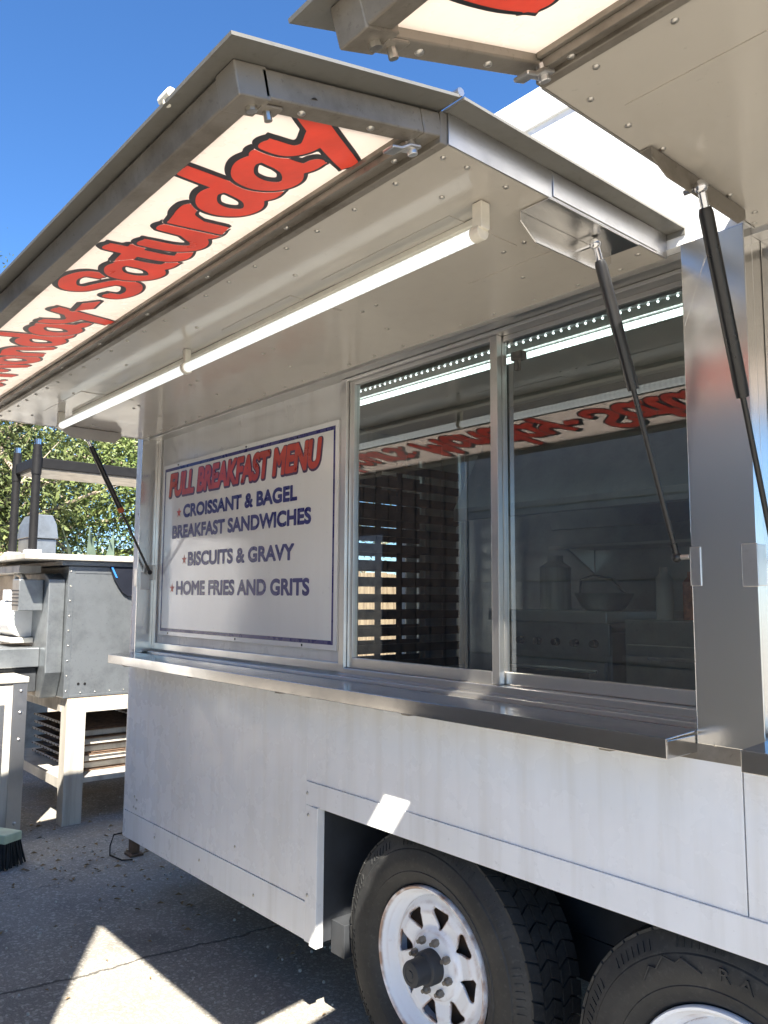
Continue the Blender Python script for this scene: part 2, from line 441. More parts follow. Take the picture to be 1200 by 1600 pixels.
# corner: quarter round cladding
pr = [(XL+.06+.06*math.cos(a), .06+.06*math.sin(a)) for a in np.linspace(math.pi, 1.5*math.pi, 9)]
pr2 = [(XL+.06+.045*math.cos(a), .06+.045*math.sin(a)) for a in np.linspace(1.5*math.pi, math.pi, 9)]
MB().prism(pr+pr2, 'z', ZB, ZT).build('corner_trim', 'wall', T, 0, True)
box('corner_panel', 'wall', T, XL+.0605, OX0, 0.0005, .03, ZC+.0005, ZH+.02, .001)
box('end_wall', 'wall', T, XL, XL+.03, .06, .8, ZB, ZT)
box('end_wall', 'wall', T, XL, XL+.03, 1.75, YB, ZB, ZT)
box('end_wall', 'wall', T, XL, XL+.03, .8, 1.75, ZB, 1.0)
box('end_wall', 'wall', T, XL, XL+.03, .8, 1.75, 2.0, ZT)
box('end_wall', 'wall', T, XR-.03, XR, 0.03, YB, ZB, ZT)
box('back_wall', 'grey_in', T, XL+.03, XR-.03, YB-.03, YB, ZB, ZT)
box('upper_panel', 'wall', T, XL+.06, XR, 0, .03, ZH+.02, ZT-.0, .001)
box('roof_rail', 'trim', T, XL+.03, XR+.01, -.008, .0, ZT-.085, ZT+.012, .002)
box('roof', 'wall', T, XL, XR, .0, YB, ZT, ZT+.02)
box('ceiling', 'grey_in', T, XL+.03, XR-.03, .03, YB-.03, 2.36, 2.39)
box('floor', 'dark_steel', T, XL+.03, XR-.03, .03, YB-.03, .84, .86)
box('chassis_rail', 'dark_inside', T, XL+.05, XR-.05, .42, .50, .30, .42)
box('chassis_rail', 'dark_inside', T, XL+.05, XR-.05, 1.6, 1.68, .30, .42)
# wheel well
box('wheel_well', 'dark_inside', T, -2.135, -2.123, .002, .42, ZB+.005, .80)
box('wheel_well', 'dark_inside', T, -2.12, XR-.05, .405, .415, .43, .80)
box('wheel_well', 'dark_inside', T, -2.12, XR-.05, .032, .40, .80, .812)
box('wheel_well', 'dark_inside', T, -2.12, -2.05, .05, .40, ZB-.03, ZB+.07)
box('arch_trim', 'trim', T, -2.192, XR, -.004, .012, .698, .7715, .0015)
box('arch_trim', 'trim', T, -2.1915, -2.158, -.0038, .02, ZB-.004, .6975, .0015)
box('arch_trim', 'trim', T, -2.1575, -2.121, -.009, .02, ZB-.008, .6975, .0015)
screw0 = MB().ball((0, 0, 0), .0055, 8, 6, (1, .5, 1)).build('screw', 'rivet', None, 0, True)
scr = [(-2.183, .735), (-2.176, .668), (-2.140, .668), (-2.176, .30+.12), (-2.140, .42), (-2.64, .46), (-3.5, .46), (-3.53, .425), (-3.505, .422), (-3.525, .47),
       (-2.9, .35), (-3.3, .345), (-2.5, .33), (-.80, 1.083), (-3.605, 1.115), (-3.605, 1.6), (-3.60, 1.75)]
for i, (x, z) in enumerate(scr):
    y = -.0055 if x > -2.2 and z < .74 else -.001
    if z < .39 and x < -2.2: y = -.0045
    if i == 0: screw0.location = (x, y, z); attach(screw0, T); screw0.matrix_parent_inverse = wmat(T).inverted()
    else: inst(screw0, T, (x, y, z))

# recess 1
box('jamb', 'steel', T, OX0-.003, OX0, .0305, RC+.02, ZC+.045, ZH+.02, .0005)
box('jamb', 'steel', T, OX0-.004, OX0+.0025, -.0035, .0305, ZC+.046, ZH-.003, .0005)
box('recess_panel', 'recess', T, OX0, -2.13, RC, RC+.02, ZC+.03, ZH+.02, .001)
box('recess_frame', 'frame', T, OX0+.0005, OX0+.028, RC-.012, RC-.0005, ZC+.06, ZH+.01)
box('recess_frame', 'frame', T, OX0+.0285, -2.1305, RC-.012, RC-.0005, ZC+.06, ZC+.09)
box('header', 'frame', T, OX0, OX1, .03, RC+.05, ZH+.004, ZH+.02, .001)
# window 1
WY = RC-.005
def window(x0, x1, xm, z0, z1):
    w = MB()
    w.box(x0, x0+.028, WY-.012, WY+.05, z0, z1); w.box(x1-.028, x1, WY-.012, WY+.05, z0, z1)
    w.box(x0+.0285, x1-.0285, WY-.012, WY+.05, z1-.010, z1); w.box(x0+.0285, x1-.0285, WY-.014, WY+.05, z0, z0+.018)
    o = w.build('window', 'frame', T, .002)
    for (a, b, y) in ((x0+.03, xm+.014, WY+.002), (xm-.014, x1-.03, WY+.026)):
        s = MB(); s.box(a, a+.026, y, y+.02, z0+.019, z1-.0105); s.box(b-.026, b, y, y+.02, z0+.019, z1-.0105)
        s.box(a+.0265, b-.0265, y, y+.02, z0+.019, z0+.052); s.box(a+.0265, b-.0265, y, y+.02, z1-.024, z1-.0105)
        s.build('sash', 'frame', o, .0015)
        g = MB(); g.add([(a+.022, y+.011, z0+.048), (b-.022, y+.011, z0+.048), (b-.022, y+.011, z1-.02), (a+.022, y+.011, z1-.02)], [(0, 1, 2, 3)])
        g.build('pane', 'glass', o, fix=False)
    return o
w1 = window(-2.13, -.836, -1.452, 1.118, ZH+.003)
MB().box(-1.43, -1.39, WY+.05, WY+.075, 2.03, 2.055).box(-1.418, -1.402, WY+.05, WY+.065, 2.0, 2.03).build('latch', 'black', w1, .003)
# sill behind the counter
sill = MB().box(OX0+.003, OX1, .0, RC+.06, ZC+.0, ZC+.040).box(OX0+.03, OX1, .045, RC-.018, ZC+.0405, ZC+.052).box(-2.13, OX1, RC-.016, RC+.05, ZC+.0405, 1.1175)
sill.build('sill', 'frame', T, .0015)
# counters
def counter(x0, x1):
    c = MB().prism([(-.117, ZC+.002), (-.117, ZC+.041), (-.0005, ZC+.046), (-.0005, ZC+.042), (-.113, ZC+.037), (-.113, ZC+.002)], 'x', x0, x1)
    c.box(x0, x0+.004, -.1128, -.0005, ZC+.002, ZC+.0368); c.box(x1-.004, x1, -.1128, -.0005, ZC+.002, ZC+.0368)
    o = c.build('serving_counter', 'counter', T, .0015)
    for x in np.arange(x0+.12, x1-.05, .62): MB().prism([(-.10, ZC), (-.002, ZC), (-.002, ZC-.012), (-.095, ZC-.006)], 'x', x, x+.025).build('support', 'alu', o)
    return o
counter(OX0-.025, OX1-.002); counter(PX1+.006, XR-.1)
# steel post
pp = MB().box(PX0, PX1, -.0035, .03, ZC+.02, ZH+.02).box(PX1-.003, PX1, .0302, RC+.06, ZC+.02, ZH+.02)
pp.build('steel_post', 'steel', T, .002)
box('post_foot', 'alu', T, PX0-.05, PX1-.05, -.0015, .0, ZC-.012, ZC+.0195, .0005)
MB().add([(PX0+.004, -.0045, ZH-.16), (PX0+.07, -.0045, ZH+.015), (PX0+.004, -.0045, ZH+.015), (PX0+.004, -.0036, ZH-.16), (PX0+.07, -.0036, ZH+.015), (PX0+.004, -.0036, ZH+.015)],
         [(0, 1, 2), (3, 5, 4), (0, 3, 4, 1), (1, 4, 5, 2), (2, 5, 3, 0)]).build('gusset', 'steel', T)
# opening 2
box('jamb', 'steel', T, PX1+.0005, PX1+.055, RC-.02, RC+.05, ZC+.045, ZH+.02, .002)
window(PX1+.056, XR-.15, .6, 1.118, ZH+.003)
box('sill', 'frame', T, PX1+.001, XR-.1, .0, RC+.06, ZC, ZC+.04, .0015)
box('header', 'frame', T, PX1, XR, .03, RC+.05, ZH+.004, ZH+.02, .001)
box('end_jamb', 'steel', T, XR-.149, XR-.03, 0.0, .15, ZC+.045, ZH+.02)

# ------------------------------------------------------------------ awnings
TH = R(13); VD = Vector((0, -math.cos(TH), -math.sin(TH))); ND = Vector((0, math.sin(TH), -math.cos(TH)))   # along flap, down-normal
FO = Vector((0, -.678, 2.160))
def set_flap(deg):
    global VD, ND
    t = R(deg); VD = Vector((0, -math.cos(t), -math.sin(t))); ND = Vector((0, math.sin(t), -math.cos(t)))
def fp(x, v, n=0.): return Vector((float(x), 0, 0)) + FO + float(v)*VD + float(n)*ND
def fbox(mb, x0, x1, v0, v1, n0, n1): return mb.obox(fp(x0, v0, n0), (x1-x0, 0, 0), (v1-v0)*VD, (n1-n0)*ND)
LET = {
 'S': (.95, [[(.92, 1.02), (.92, 1.32), (.6, 1.48), (.22, 1.33), (.18, 1.02), (.45, .80), (.70, .55), (.64, .2), (.3, .03), (-.02, .14), (-.02, .40)]]),
 'a': (.92, [[(.70, .86), (.45, .98), (.16, .80), (.06, .45), (.16, .13), (.38, .05), (.60, .25), (.70, .6)], [(.76, 1.0), (.69, .5), (.73, .14), (.93, .07)]]),
 't': (.62, [[(.32, 1.45), (.25, .8), (.22, .3), (.32, .06), (.56, .10)], [(-.06, .96), (.58, 1.02)]]),
 'u': (.92, [[(.07, 1.0), (.05, .4), (.2, .07), (.44, .12), (.64, .45)], [(.72, 1.0), (.68, .35), (.75, .08), (.93, .08)]]),
 'r': (.60, [[(.1, 1.0), (.08, .0)], [(.1, .55), (.28, .9), (.58, .98)]]),
 'd': (.95, [[(.70, .84), (.45, .96), (.16, .78), (.06, .45), (.16, .13), (.38, .05), (.60, .25), (.72, .7)], [(.84, 1.62), (.74, .8), (.70, .3), (.78, .08), (.95, .07)]]),
 'y': (.92, [[(.05, 1.0), (.08, .62), (.32, .46), (.62, .62)], [(.86, 1.05), (.52, .3), (.22, -.42)]]),
 '-': (.62, [[(.08, .50), (.48, .54)]]),
 'M': (1.35, [[(.02, .02), (.14, .7), (.30, 1.42)], [(.30, 1.42), (.42, .9), (.58, .42)], [(.58, .42), (.80, .95), (1.0, 1.42)], [(1.0, 1.42), (1.06, .6), (1.12, .04)]]),
 'o': (.85, [[(.4, .98), (.12, .78), (.08, .35), (.32, .03), (.62, .2), (.70, .62), (.4, .98)]]),
 'n': (.92, [[(.1, 1.0), (.08, .02)], [(.1, .6), (.32, .92), (.6, .88), (.64, .4), (.72, .06)]]),
 'h': (.92, [[(.16, 1.6), (.08, .02)], [(.1, .6), (.32, .92), (.6, .88), (.64, .4), (.72, .06)]]),
 's': (.7, [[(.6, .82), (.38, .98), (.14, .78), (.36, .52), (.54, .25), (.3, .02), (.0, .15)]]),
 ':': (.38, [[(.1, .12), (.14, .14)], [(.16, .72), (.2, .74)]]),
 'v': (1.0, [[(.0, 1.1), (.12, .5), (.26, .06)], [(.26, .06), (.5, .35), (.85, 1.0)]]),
}
def lettering(text, x_start, x_end, base_v, xh, wid, parent, dash_gap=.2):
    """brush letters; reading along +X, tops outwards"""
    adv = [LET[c][0] if c != ' ' else .42 for c in text]; tot = sum(adv)
    k = (x_end-x_start)/tot
    red, ink = MB(), MB(); x = x_start; items = []
    for c, a in zip(text, adv):
        if c != ' ': items.append(([[(x + k*(u + .22*v), base_v + xh*v) for u, v in s] for s in LET[c][1]], wid*(1.05 if c == '-' else 1)))
        x += a*k
    cell = .0035
    def outline(X, Y, st, w):
        D2 = np.minimum(sd_strokes(X, Y, st, w+.0075), sd_strokes(X-.010, Y-.011, st, w+.006))
        return np.minimum(D2, sd_strokes(X-.005, Y-.0055, st, w+.007))
    for q, (st, w) in enumerate(items):
        allp = np.array([p for s in st for p in s])
        X, Y = sd_grid(allp[:, 0].min()-.05, allp[:, 0].max()+.05, allp[:, 1].min()-.05, allp[:, 1].max()+.05, cell)
        D = sd_strokes(X, Y, st, w); D2 = np.maximum(outline(X, Y, st, w), -D-.0006)
        if q+1 < len(items):
            nx = outline(X, Y, *items[q+1]); D = np.maximum(D, -nx); D2 = np.maximum(D2, -nx)
        vs, fs = contour_mesh(D, X[0, 0], Y[0, 0], cell); red.add([fp(p, r_, .0318) for p, r_ in vs], fs)
        vs, fs = contour_mesh(D2, X[0, 0], Y[0, 0], cell); ink.add([fp(p, r_, .0314) for p, r_ in vs], fs)
    i = ink.build('lettering_outline', 'ink', parent, fix=False); r = red.build('lettering', 'red', parent, fix=False)
    return i, r

def awning(x0, x1, which):
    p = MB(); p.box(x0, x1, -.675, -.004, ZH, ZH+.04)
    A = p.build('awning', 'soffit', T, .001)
    # skin with overhang, hinge rail at the fold, edge angles, wall hinge
    MB().box(x0-.04, x1+.045, -.682, -.001, ZH+.0525, ZH+.0575).box(x0-.04, x1+.045, -.004, -.001, ZH+.0405, ZH+.052).build('skin', 'skin', A)
    for xa, xb in ((x0-.0035, x0-.0005), (x1+.0005, x1+.0035)):
        MB().box(xa, xb, -.676, -.006, ZH-.002, ZH+.0522).build('edge_angle', 'alu_light', A, .0005)
    MB().box(x0-.0005, x1+.0005, -.6925, -.6755, ZH-.004, ZH+.052).build('fold_rail', 'alu', A, .002)
    MB().tube([(x0-.04, -.690, ZH+.062), (x1+.045, -.690, ZH+.062)], .0075, 8).build('hinge', 'alu_light', A, 0, True)
    # flap: skin, rails with inner lips, sign panel
    b = MB()
    for (a, c, v0, v1) in ((x0-.04, x1+.045, .016, .07), (x0-.04, x1+.045, .355, .432), (x0-.04, x0+.04, .0701, .3549), (x1-.04, x1+.045, .0701, .3549)): fbox(b, a, c, v0, v1, -.005, 0)
    b.build('flap_skin', 'skin', A)
    for (a, c, v0, v1) in ((x0, x1, .018, .060), (x0, x1, .362, .402), (x0, x0+.036, .0605, .3615), (x1-.036, x1, .0605, .3615)):
        b = MB(); fbox(b, a, c, v0, v1, .003, .044); b.build('flap_rail', 'alu', A, .003)
    b = MB(); fbox(b, x0+.037, x1-.037, .0605, .074, .030, .038); fbox(b, x0+.037, x1-.037, .0605, .0655, .0382, .050); b.build('flap_lip', 'alu', A, .001)
    b = MB(); fbox(b, x0+.03, x1-.03, .055, .365, .024, .0305); b.build('sign_panel', 'sign', A)
    # corner castings
    for xc in (x0, x1-.05):
        b = MB(); fbox(b, xc, xc+.05, .352, .4035, .0005, .047); fbox(b, xc+.012, xc+.038, .325, .36, .0445, .049); b.build('corner_bracket', 'alu', A, .004)
        b = MB(); b.tube([fp(xc+.025, .345, .046), fp(xc+.025, .345, .062)], .006, 8); b.tube([fp(xc+.025, .37, .045), fp(xc+.025, .37, .053)], .008, 8); b.build('bolt', 'rivet', A, 0, True)
    # latch lever near the fold
    xe = x1-.02 if which == 1 else x0+.02
    sg = -1 if which == 1 else 1
    b = MB()
    pts = [(.115, .060), (.095, .060), (.075, .052), (.050, .052)]
    for (v0, n0), (v1, n1) in zip(pts[:-1], pts[1:]):
        b.obox(fp(xe, v0, n0), (sg*.026, 0, 0), fp(0, v1, n1)-fp(0, v0, n0), .006*ND)
    b.tube([fp(xe+sg*.013, .06, .04), fp(xe+sg*.013, .06, .066)], .009, 8)
    b.build('latch_lever', 'alu_light', A, .002)
    # knob above the outer edge
    b = MB(); q = fp(x1-.16, .425, -.012); b.tube([q, q+Vector((.03, 0, 0))], .008, 10); b.tube([q+Vector((.015, 0, -.012)), q+Vector((.015, 0, .004))], .006, 8); b.build('rubber_bumper', 'plastic', A, 0, True)
    # rivets
    rv = MB().ball((0, 0, 0), .0058, 10, 6, (1, 1, .55)).build('rivet', 'rivet', A, 0, True)
    pos = []
    for x in np.arange(x1-.035, x0, -.118): pos.append((x + rng.uniform(-.006, .006), -.655 + rng.uniform(-.003, .003)))
    for x in np.arange(x1-.09, x0, -.125): pos.append((x + rng.uniform(-.01, .01), -.028 + rng.uniform(-.003, .003)))
    xs_ = x1-.028 if which == 1 else x0+.028
    for y in (-.60, -.50, -.40, -.17, -.07): pos.append((xs_, y))
    for x in np.arange(x1-.15, x0, -.48): pos += [(x, -.30), (x-.06, -.30+.004), (x-.2, -.40), (x-.12, -.16), (x+.02, -.56)]
    for i, (x, y) in enumerate(pos):
        q = (x, y, ZH-.0005)
        if i == 0: rv.location = q; rv.parent = None; attach(rv, A)
        else: inst(rv, A, q)
    rv2 = MB().ball((0, 0, 0), .0065, 10, 6, (1, 1, .5)).build('rivet', 'rivet', A, 0, True)
    first = True
    for x in np.arange(x1-.10, x0, -.33):
        q = fp(x, .036, .0445)
        if first: rv2.location = q; rv2.parent = None; attach(rv2, A); first = False
        else: inst(rv2, A, q)
    for v in (.16, .29):
        for xx in (x0+.018, x1-.018): inst(rv2, A, fp(xx, v, .0445))
    # splice plates with visible seams
    for (px, py, lx, ly) in ((x1-.17, -.40, .42, .20), (x1-.08, -.17, .30, .11), (x1-.72, -.42, .34, .16), (x1-2.0, -.45, .42, .2)):
        if px-lx > x0: MB().box(px-lx, px, py-ly/2, py+ly/2, ZH-.0016, ZH-.0002).build('splice_plate', 'soffit', A)
    return A
A1 = awning(-3.575, -.87, 1)
lettering('hours: Monday- Saturday', -3.45, -.925, .137, .126, .0195, A1)
set_flap(19.)
A2 = awning(-.675, 1.80, 2)
lettering('v', -.578, -.458, .182, .13, .022, A2)

# strut brackets and gas struts
def gas_strut(top, bot, split, parent, band=None, stud=0., rc=.0125, rr=.0055):
    top, bot = Vector(top), Vector(bot); d = bot-top; mid = top+split*d; u = d.normalized()
    b = MB(); b.tube([top+.035*u, top+.045*u, mid-.02*u, mid], [.010, rc, rc, rc*.92], 14)
    o = b.build('gas_strut', 'gas_black', parent, 0, True)
    MB().tube([mid, bot-.012*u], rr, 10).build('rod', 'gas_black', o, 0, True)
    b = MB(); b.ball(top, .0125, 12, 8); b.tube([top, top+.04*u], .0075, 10); b.tube([top+Vector((-.03, 0, 0)), top], .005, 8); b.build('ball_joint', 'chrome', o, 0, True)
    b = MB(); b.ball(bot, .011, 12, 8); b.tube([bot-.03*u, bot], .007, 10); b.build('end_fitting', 'gas_black', o, 0, True)
    if stud:
        b = MB(); b.tube([bot, bot+Vector((stud, 0, 0))], .0055, 10)
        if stud < 0: b.box(bot.x+stud-.003, bot.x+stud+.0005, bot.y-.02, bot.y+.045, bot.z-.035, bot.z+.035)
        b.build('stud_plate', 'frame', o, .001)
    if band: MB().tube([mid-.012*u, mid+.012*u], rc*1.12, 14).build('band', band, o, 0, True)
    return o
def bracket(x_in, x_out, y0, y1, A, mat, dep=.052):
    """steel angle under the awning edge; web hangs down at x_in"""
    sgn = 1 if x_out > x_in else -1
    b = MB()
    b.box(min(x_in, x_out), max(x_in, x_out), y0, y1, ZH-.0045, ZH-.0018)
    web = [(y0, ZH-.0046), (y1, ZH-.0046), (y1, ZH-.022), (y1-.03, ZH-dep), (y0+.045, ZH-dep), (y0, ZH-.022)]
    b.prism(web, 'x', x_in-.0015, x_in+.0015)
    o = b.build('strut_bracket', mat, A, .001)
    return o
bracket(-.935, -.867, -.415, -.115, A1, 'steel')
MB().box(-.8663, -.8645, -.405, -.045, ZH+.002, ZH+.05).build('bracket_plate', 'alu_light', A1, .001)
gas_strut((-.905, -.215, ZH-.018), (-.868, -.002, 1.455), .46, T, None, .029)
bracket(-.652, -.674, -.425, -.10, A2, 'alu', .040)
gas_strut((-.635, -.30, ZH-.035), (-.672, .008, 1.45), .54, T)
bracket(-3.50, -3.572, -.41, -.14, A1, 'alu_light')
gas_strut((-3.52, -.285, ZH-.045), (-3.553, .045, 1.475), .52, T, 'orange', -.022)
for (xa, xb, y0, y1) in ((-.8375, -.8335, -.006, .03), (-.703, -.698, -.006, .03), (-3.5775, -3.574, .01, .055)):
    MB().box(xa, xb, y0, y1, 1.395, 1.475).build('strut_mount', 'frame', T, .001)
MB().box(PX0-.001, PX0+.022, -.0062, -.0037, 1.395, 1.475).build('strut_clip', 'alu_light', T, .002)
MB().box(PX1-.03, PX1+.002, -.0064, -.0037, 1.393, 1.477).build('strut_clip', 'alu_light', T, .002)
box('strut_clip', 'frame', T, OX0-.03, OX0+.003, -.0065, -.0037, 1.41, 1.495, .002)

# ------------------------------------------------------------------ wheels
WR, RIM = .364, .207
def wheel(cx, cz, y0, text=False, rot=0.):
    c = (cx, y0, cz)
    prof = [(RIM-.006, .030), (RIM+.006, .012), (RIM+.012, .004), (RIM+.035, -.008), (RIM+.041, -.0105), (RIM+.043, -.0085), (RIM+.060, -.013), (RIM+.075, -.0145), (RIM+.100, -.010), (RIM+.103, -.0065), (RIM+.106, -.0065),
            (RIM+.122, .002), (WR-.012, .014), (WR-.009, .022), (WR-.009, .19), (WR-.02, .205), (RIM+.09, .225), (RIM+.04, .222), (RIM-.004, .19)]
    ty = MB().lathe_y(prof, c, 96)
    o = MB().lathe_y([(RIM-.02, .05), (RIM-.02, .18)], c, 48)
    w = thing_part = ty.build('wheel', 'rubber', T, 0, True)
    # tread blocks
    tb = MB(); rowsy = [(.012, .046), (.052, .082), (.088, .118), (.124, .154), (.160, .196)]
    nb = 52
    for ri, (ya, yb) in enumerate(rowsy):
        for k in range(nb):
            a0 = 2*math.pi*(k + .33*(ri % 3))/nb; a1 = a0 + 2*math.pi/nb*.86
            sk = .35*2*math.pi/nb*(1 if ri % 2 else -1)
            vs = []
            for r in (WR-.012, WR):
                for (a, y, d) in ((a0, ya, 0), (a1, ya, 0), (a1+sk, yb, 0), (a0+sk, yb, 0)):
                    rr = r - (.006 if (ri == 0 and y == ya and r == WR) else 0)
                    vs.append((cx+rr*math.cos(a), y0+y, cz+rr*math.sin(a)))
            tb.add(vs, [(4, 5, 6, 7), (0, 1, 5, 4), (1, 2, 6, 5), (2, 3, 7, 6), (3, 0, 4, 7)])
    tb.build('tread', 'rubber', w)
    # shoulder ribs on the sidewall
    rb = MB()
    for k in range(120):
        a = 2*math.pi*k/120
        if k % 10 > 6: continue
        ca, sa = math.cos(a), math.sin(a); r0, r1 = RIM+.112, RIM+.132
        t = Vector((-sa, 0, ca))*.0025
        p0 = Vector((cx+r0*ca, y0-.006, cz+r0*sa)); p1 = Vector((cx+r1*ca, y0+.006, cz+r1*sa))
        rb.add([p0-t, p0+t, p1+t, p1-t, p0-t+Vector((0, .01, 0)), p0+t+Vector((0, .01, 0)), p1+t+Vector((0, .01, 0)), p1-t+Vector((0, .01, 0))], [(0, 1, 2, 3), (0, 4, 5, 1), (1, 5, 6, 2), (2, 6, 7, 3), (3, 7, 4, 0)])
    rb.build('sidewall_ribs', 'rubber', w)['kind'] = 'stuff'
    # rim barrel and flange
    MB().lathe_y([(RIM+.002, .014), (RIM+.003, .004), (RIM, -.001), (RIM-.006, .001), (RIM-.008, .010), (RIM-.017, .018), (RIM-.022, .040), (RIM-.030, .050), (RIM-.040, .054), (RIM-.040, .13), (RIM-.01, .16)], c, 96).build('rim', 'wheel_white', w, 0, True)
    # disc with eight rounded-triangle holes
    cell = .0035; rd = RIM-.034
    X, Y = sd_grid(-rd-.01, rd+.01, -rd-.01, rd+.01, cell)
    rr, aa = np.hypot(X, Y), np.arctan2(Y, X) + rot
    D = np.maximum(rr-rd, .036-rr)
    aw = (aa + math.pi/8) % (math.pi/4) - math.pi/8
    px, py = rr*np.cos(aw), rr*np.sin(aw)
    tri = [np.array((.090, 0.)), np.array((.149, .037)), np.array((.149, -.037))]
    H = np.full(X.shape, -9.)
    for i in range(3):
        a, b = tri[i], tri[(i+1) % 3]; d = (b-a)/np.linalg.norm(b-a); nrm = np.array((d[1], -d[0]))
        if (tri[(i+2) % 3]-a)@nrm > 0: nrm = -nrm
        H = np.maximum(H, (px-a[0])*nrm[0]+(py-a[1])*nrm[1])
    # round the corners
    H = np.where(H > -.012, H, H)
    cen = np.array((.127, 0.)); H = np.maximum(H, np.hypot((px-cen[0])*1.02, py)-.034)
    D = np.maximum(D, -H)
    vs, fs = contour_mesh(D, X[0, 0], Y[0, 0], cell, False)
    def dish(r):
        return float(np.interp(r, [.03, .062, .085, .092, .10, .135, .158, rd], [.022, .022, .026, .034, .038, .030, .036, .054]))
    dm = MB().add([(cx+p, y0+dish(math.hypot(p, q)), cz+q) for p, q in vs], fs)
    do = dm.build('wheel_disc', 'wheel_white', w, 0, False, True)
    do.data.shade_smooth()
    sm = do.modifiers.new('thick', 'SOLIDIFY'); sm.thickness = .007; sm.offset = 0
    MB().lathe_y([(.0, .06), (.17, .075), (.175, .13)], c, 32).build('brake_drum', 'rusty', w, 0, True)
    # hub with grease cap
    MB().lathe_y([(.045, .024), (.045, -.006), (.042, -.016), (.036, -.020), (.0355, -.020), (.034, -.030), (.034, -.058), (.031, -.064), (.020, -.066), (.019, -.0645), (.011, -.0645), (.010, -.067), (0.0001, -.067)], c, 40).build('hub', 'dark_inside', w, 0, True)
    nut = None
    for k in range(8):
        a = 2*math.pi*(k+.5)/8 + rot; q = Vector((cx+.068*math.cos(a), y0+.022, cz+.068*math.sin(a)))
        if nut is None:
            b = MB(); b.tube([(0, 0, 0), (0, -.016, 0), (0, -.021, 0)], [.0105, .0105, .0075], 6); b.tube([(0, -.02, 0), (0, -.028, 0)], .0055, 10)
            nut = b.build('lug_nut', 'alu', w, .001); nut.parent = None; nut.location = q; attach(nut, w)
        else: inst(nut, w, q)
    return w, c
w_a, c_a = wheel(-1.668, .358, .042, rot=.15)
w_b, c_b = wheel(-.822, .350, .042, rot=.4)
MB().tube([(-1.668, .2, .358), (-1.665, 1.9, .358)], .03, 12).build('axle', 'dark_inside', T, 0, True)
MB().tube([(-.822, .2, .35), (-.822, 1.9, .35)], .03, 12).build('axle', 'dark_inside', T, 0, True)

def text_mesh(txt, bold=0., shear=0., spacing=1., res=4):
    cu = bpy.data.curves.new('t', 'FONT'); cu.body = txt; cu.offset = bold; cu.shear = shear; cu.space_character = spacing; cu.resolution_u = res; cu.size = 1
    o = bpy.data.objects.new('t', cu); col.objects.link(o)
    dg = bpy.context.evaluated_depsgraph_get(); dg.update()
    me = o.evaluated_get(dg).to_mesh()
    vs = np.array([v.co[:] for v in me.vertices]); fs = [tuple(p.vertices) for p in me.polygons]
    bpy.data.objects.remove(o); bpy.data.curves.remove(cu)
    return vs, fs
# moulded name on the second tyre
for i, ch in enumerate('RAINIER'):
    vs, fs = text_mesh(ch, .012)
    vs = vs.copy(); hgt = .72; sc = .024/hgt
    wch = vs[:, 0].max()-vs[:, 0].min(); cxm = (vs[:, 0].max()+vs[:, 0].min())/2
    a = R(88 - 8.6*i); ca, sa = math.cos(a), math.sin(a); out = []
    mb = MB()
    for lev in (0., .004):
        for p in vs:
            tq = (p[0]-cxm)*sc*1.25; rq = RIM+.0685 + p[1]*sc
            out.append((c_b[0] + rq*ca + tq*sa, c_b[1]-.0172+lev, c_b[2] + rq*sa - tq*ca))
    n = len(vs)
    mb.add(out, fs + [tuple(i2+n for i2 in f) for f in fs])
    from collections import Counter
    ec = Counter(tuple(sorted((f[q], f[(q+1) % len(f)]))) for f in fs for q in range(len(f)))
    mb.f += [(f[q], f[(q+1) % len(f)], f[(q+1) % len(f)]+n, f[q]+n) for f in fs for q in range(len(f)) if ec[tuple(sorted((f[q], f[(q+1) % len(f)])))] == 1]
    mb.build('moulded_letter', 'rubber', w_b)
mb = MB()
zz = [(128, .068), (122, .088), (119, .080), (114, .100), (109, .086), (106, .094), (98, .070)]
P = [Vector((c_b[0]+(RIM+r)*math.cos(R(a)), c_b[1]-.016, c_b[2]+(RIM+r)*math.sin(R(a)))) for a, r in zz]
mb.tube(P, .0022, 6)
mb.build('moulded_mountain', 'rubber', w_b)

# stabiliser jack at the far corner
JX, JY = -4.19, .30
MB().box(-4.35, XL+.02, .95, 1.05, .34, .44).obox((-4.32, .98, .35), (.65, -.72, 0), (.05, .05, 0), (0, 0, .08)).obox((-4.32, 1.0, .35), (.65, .72, 0), (.05, -.05, 0), (0, 0, .08)).build('tongue', 'dark_inside', T)
MB().box(JX-.042, JX+.042, JY-.036, JY+.036, .0, .012).box(JX-.022, JX+.022, JY-.022, JY+.022, .0125, .10).tube([(JX, JY, .10), (JX, JY, .37)], .017, 10).build('jack', 'rusty', T, .002)
MB().obox((JX-.025, JY-.03, .33), (.05, 0, 0), (.3, .30, 0), (0, 0, .06)).build('jack_arm', 'dark_inside', T)
MB().tube([(JX-.02, JY-.03, .12), (JX-.08, JY-.08, .10), (JX-.10, JY-.09, .04), (JX-.05, JY-.11, .008), (JX+.06, JY-.09, .006), (JX+.10, JY-.05, .01)], .004, 6).build('cable', 'black', T, 0, True)

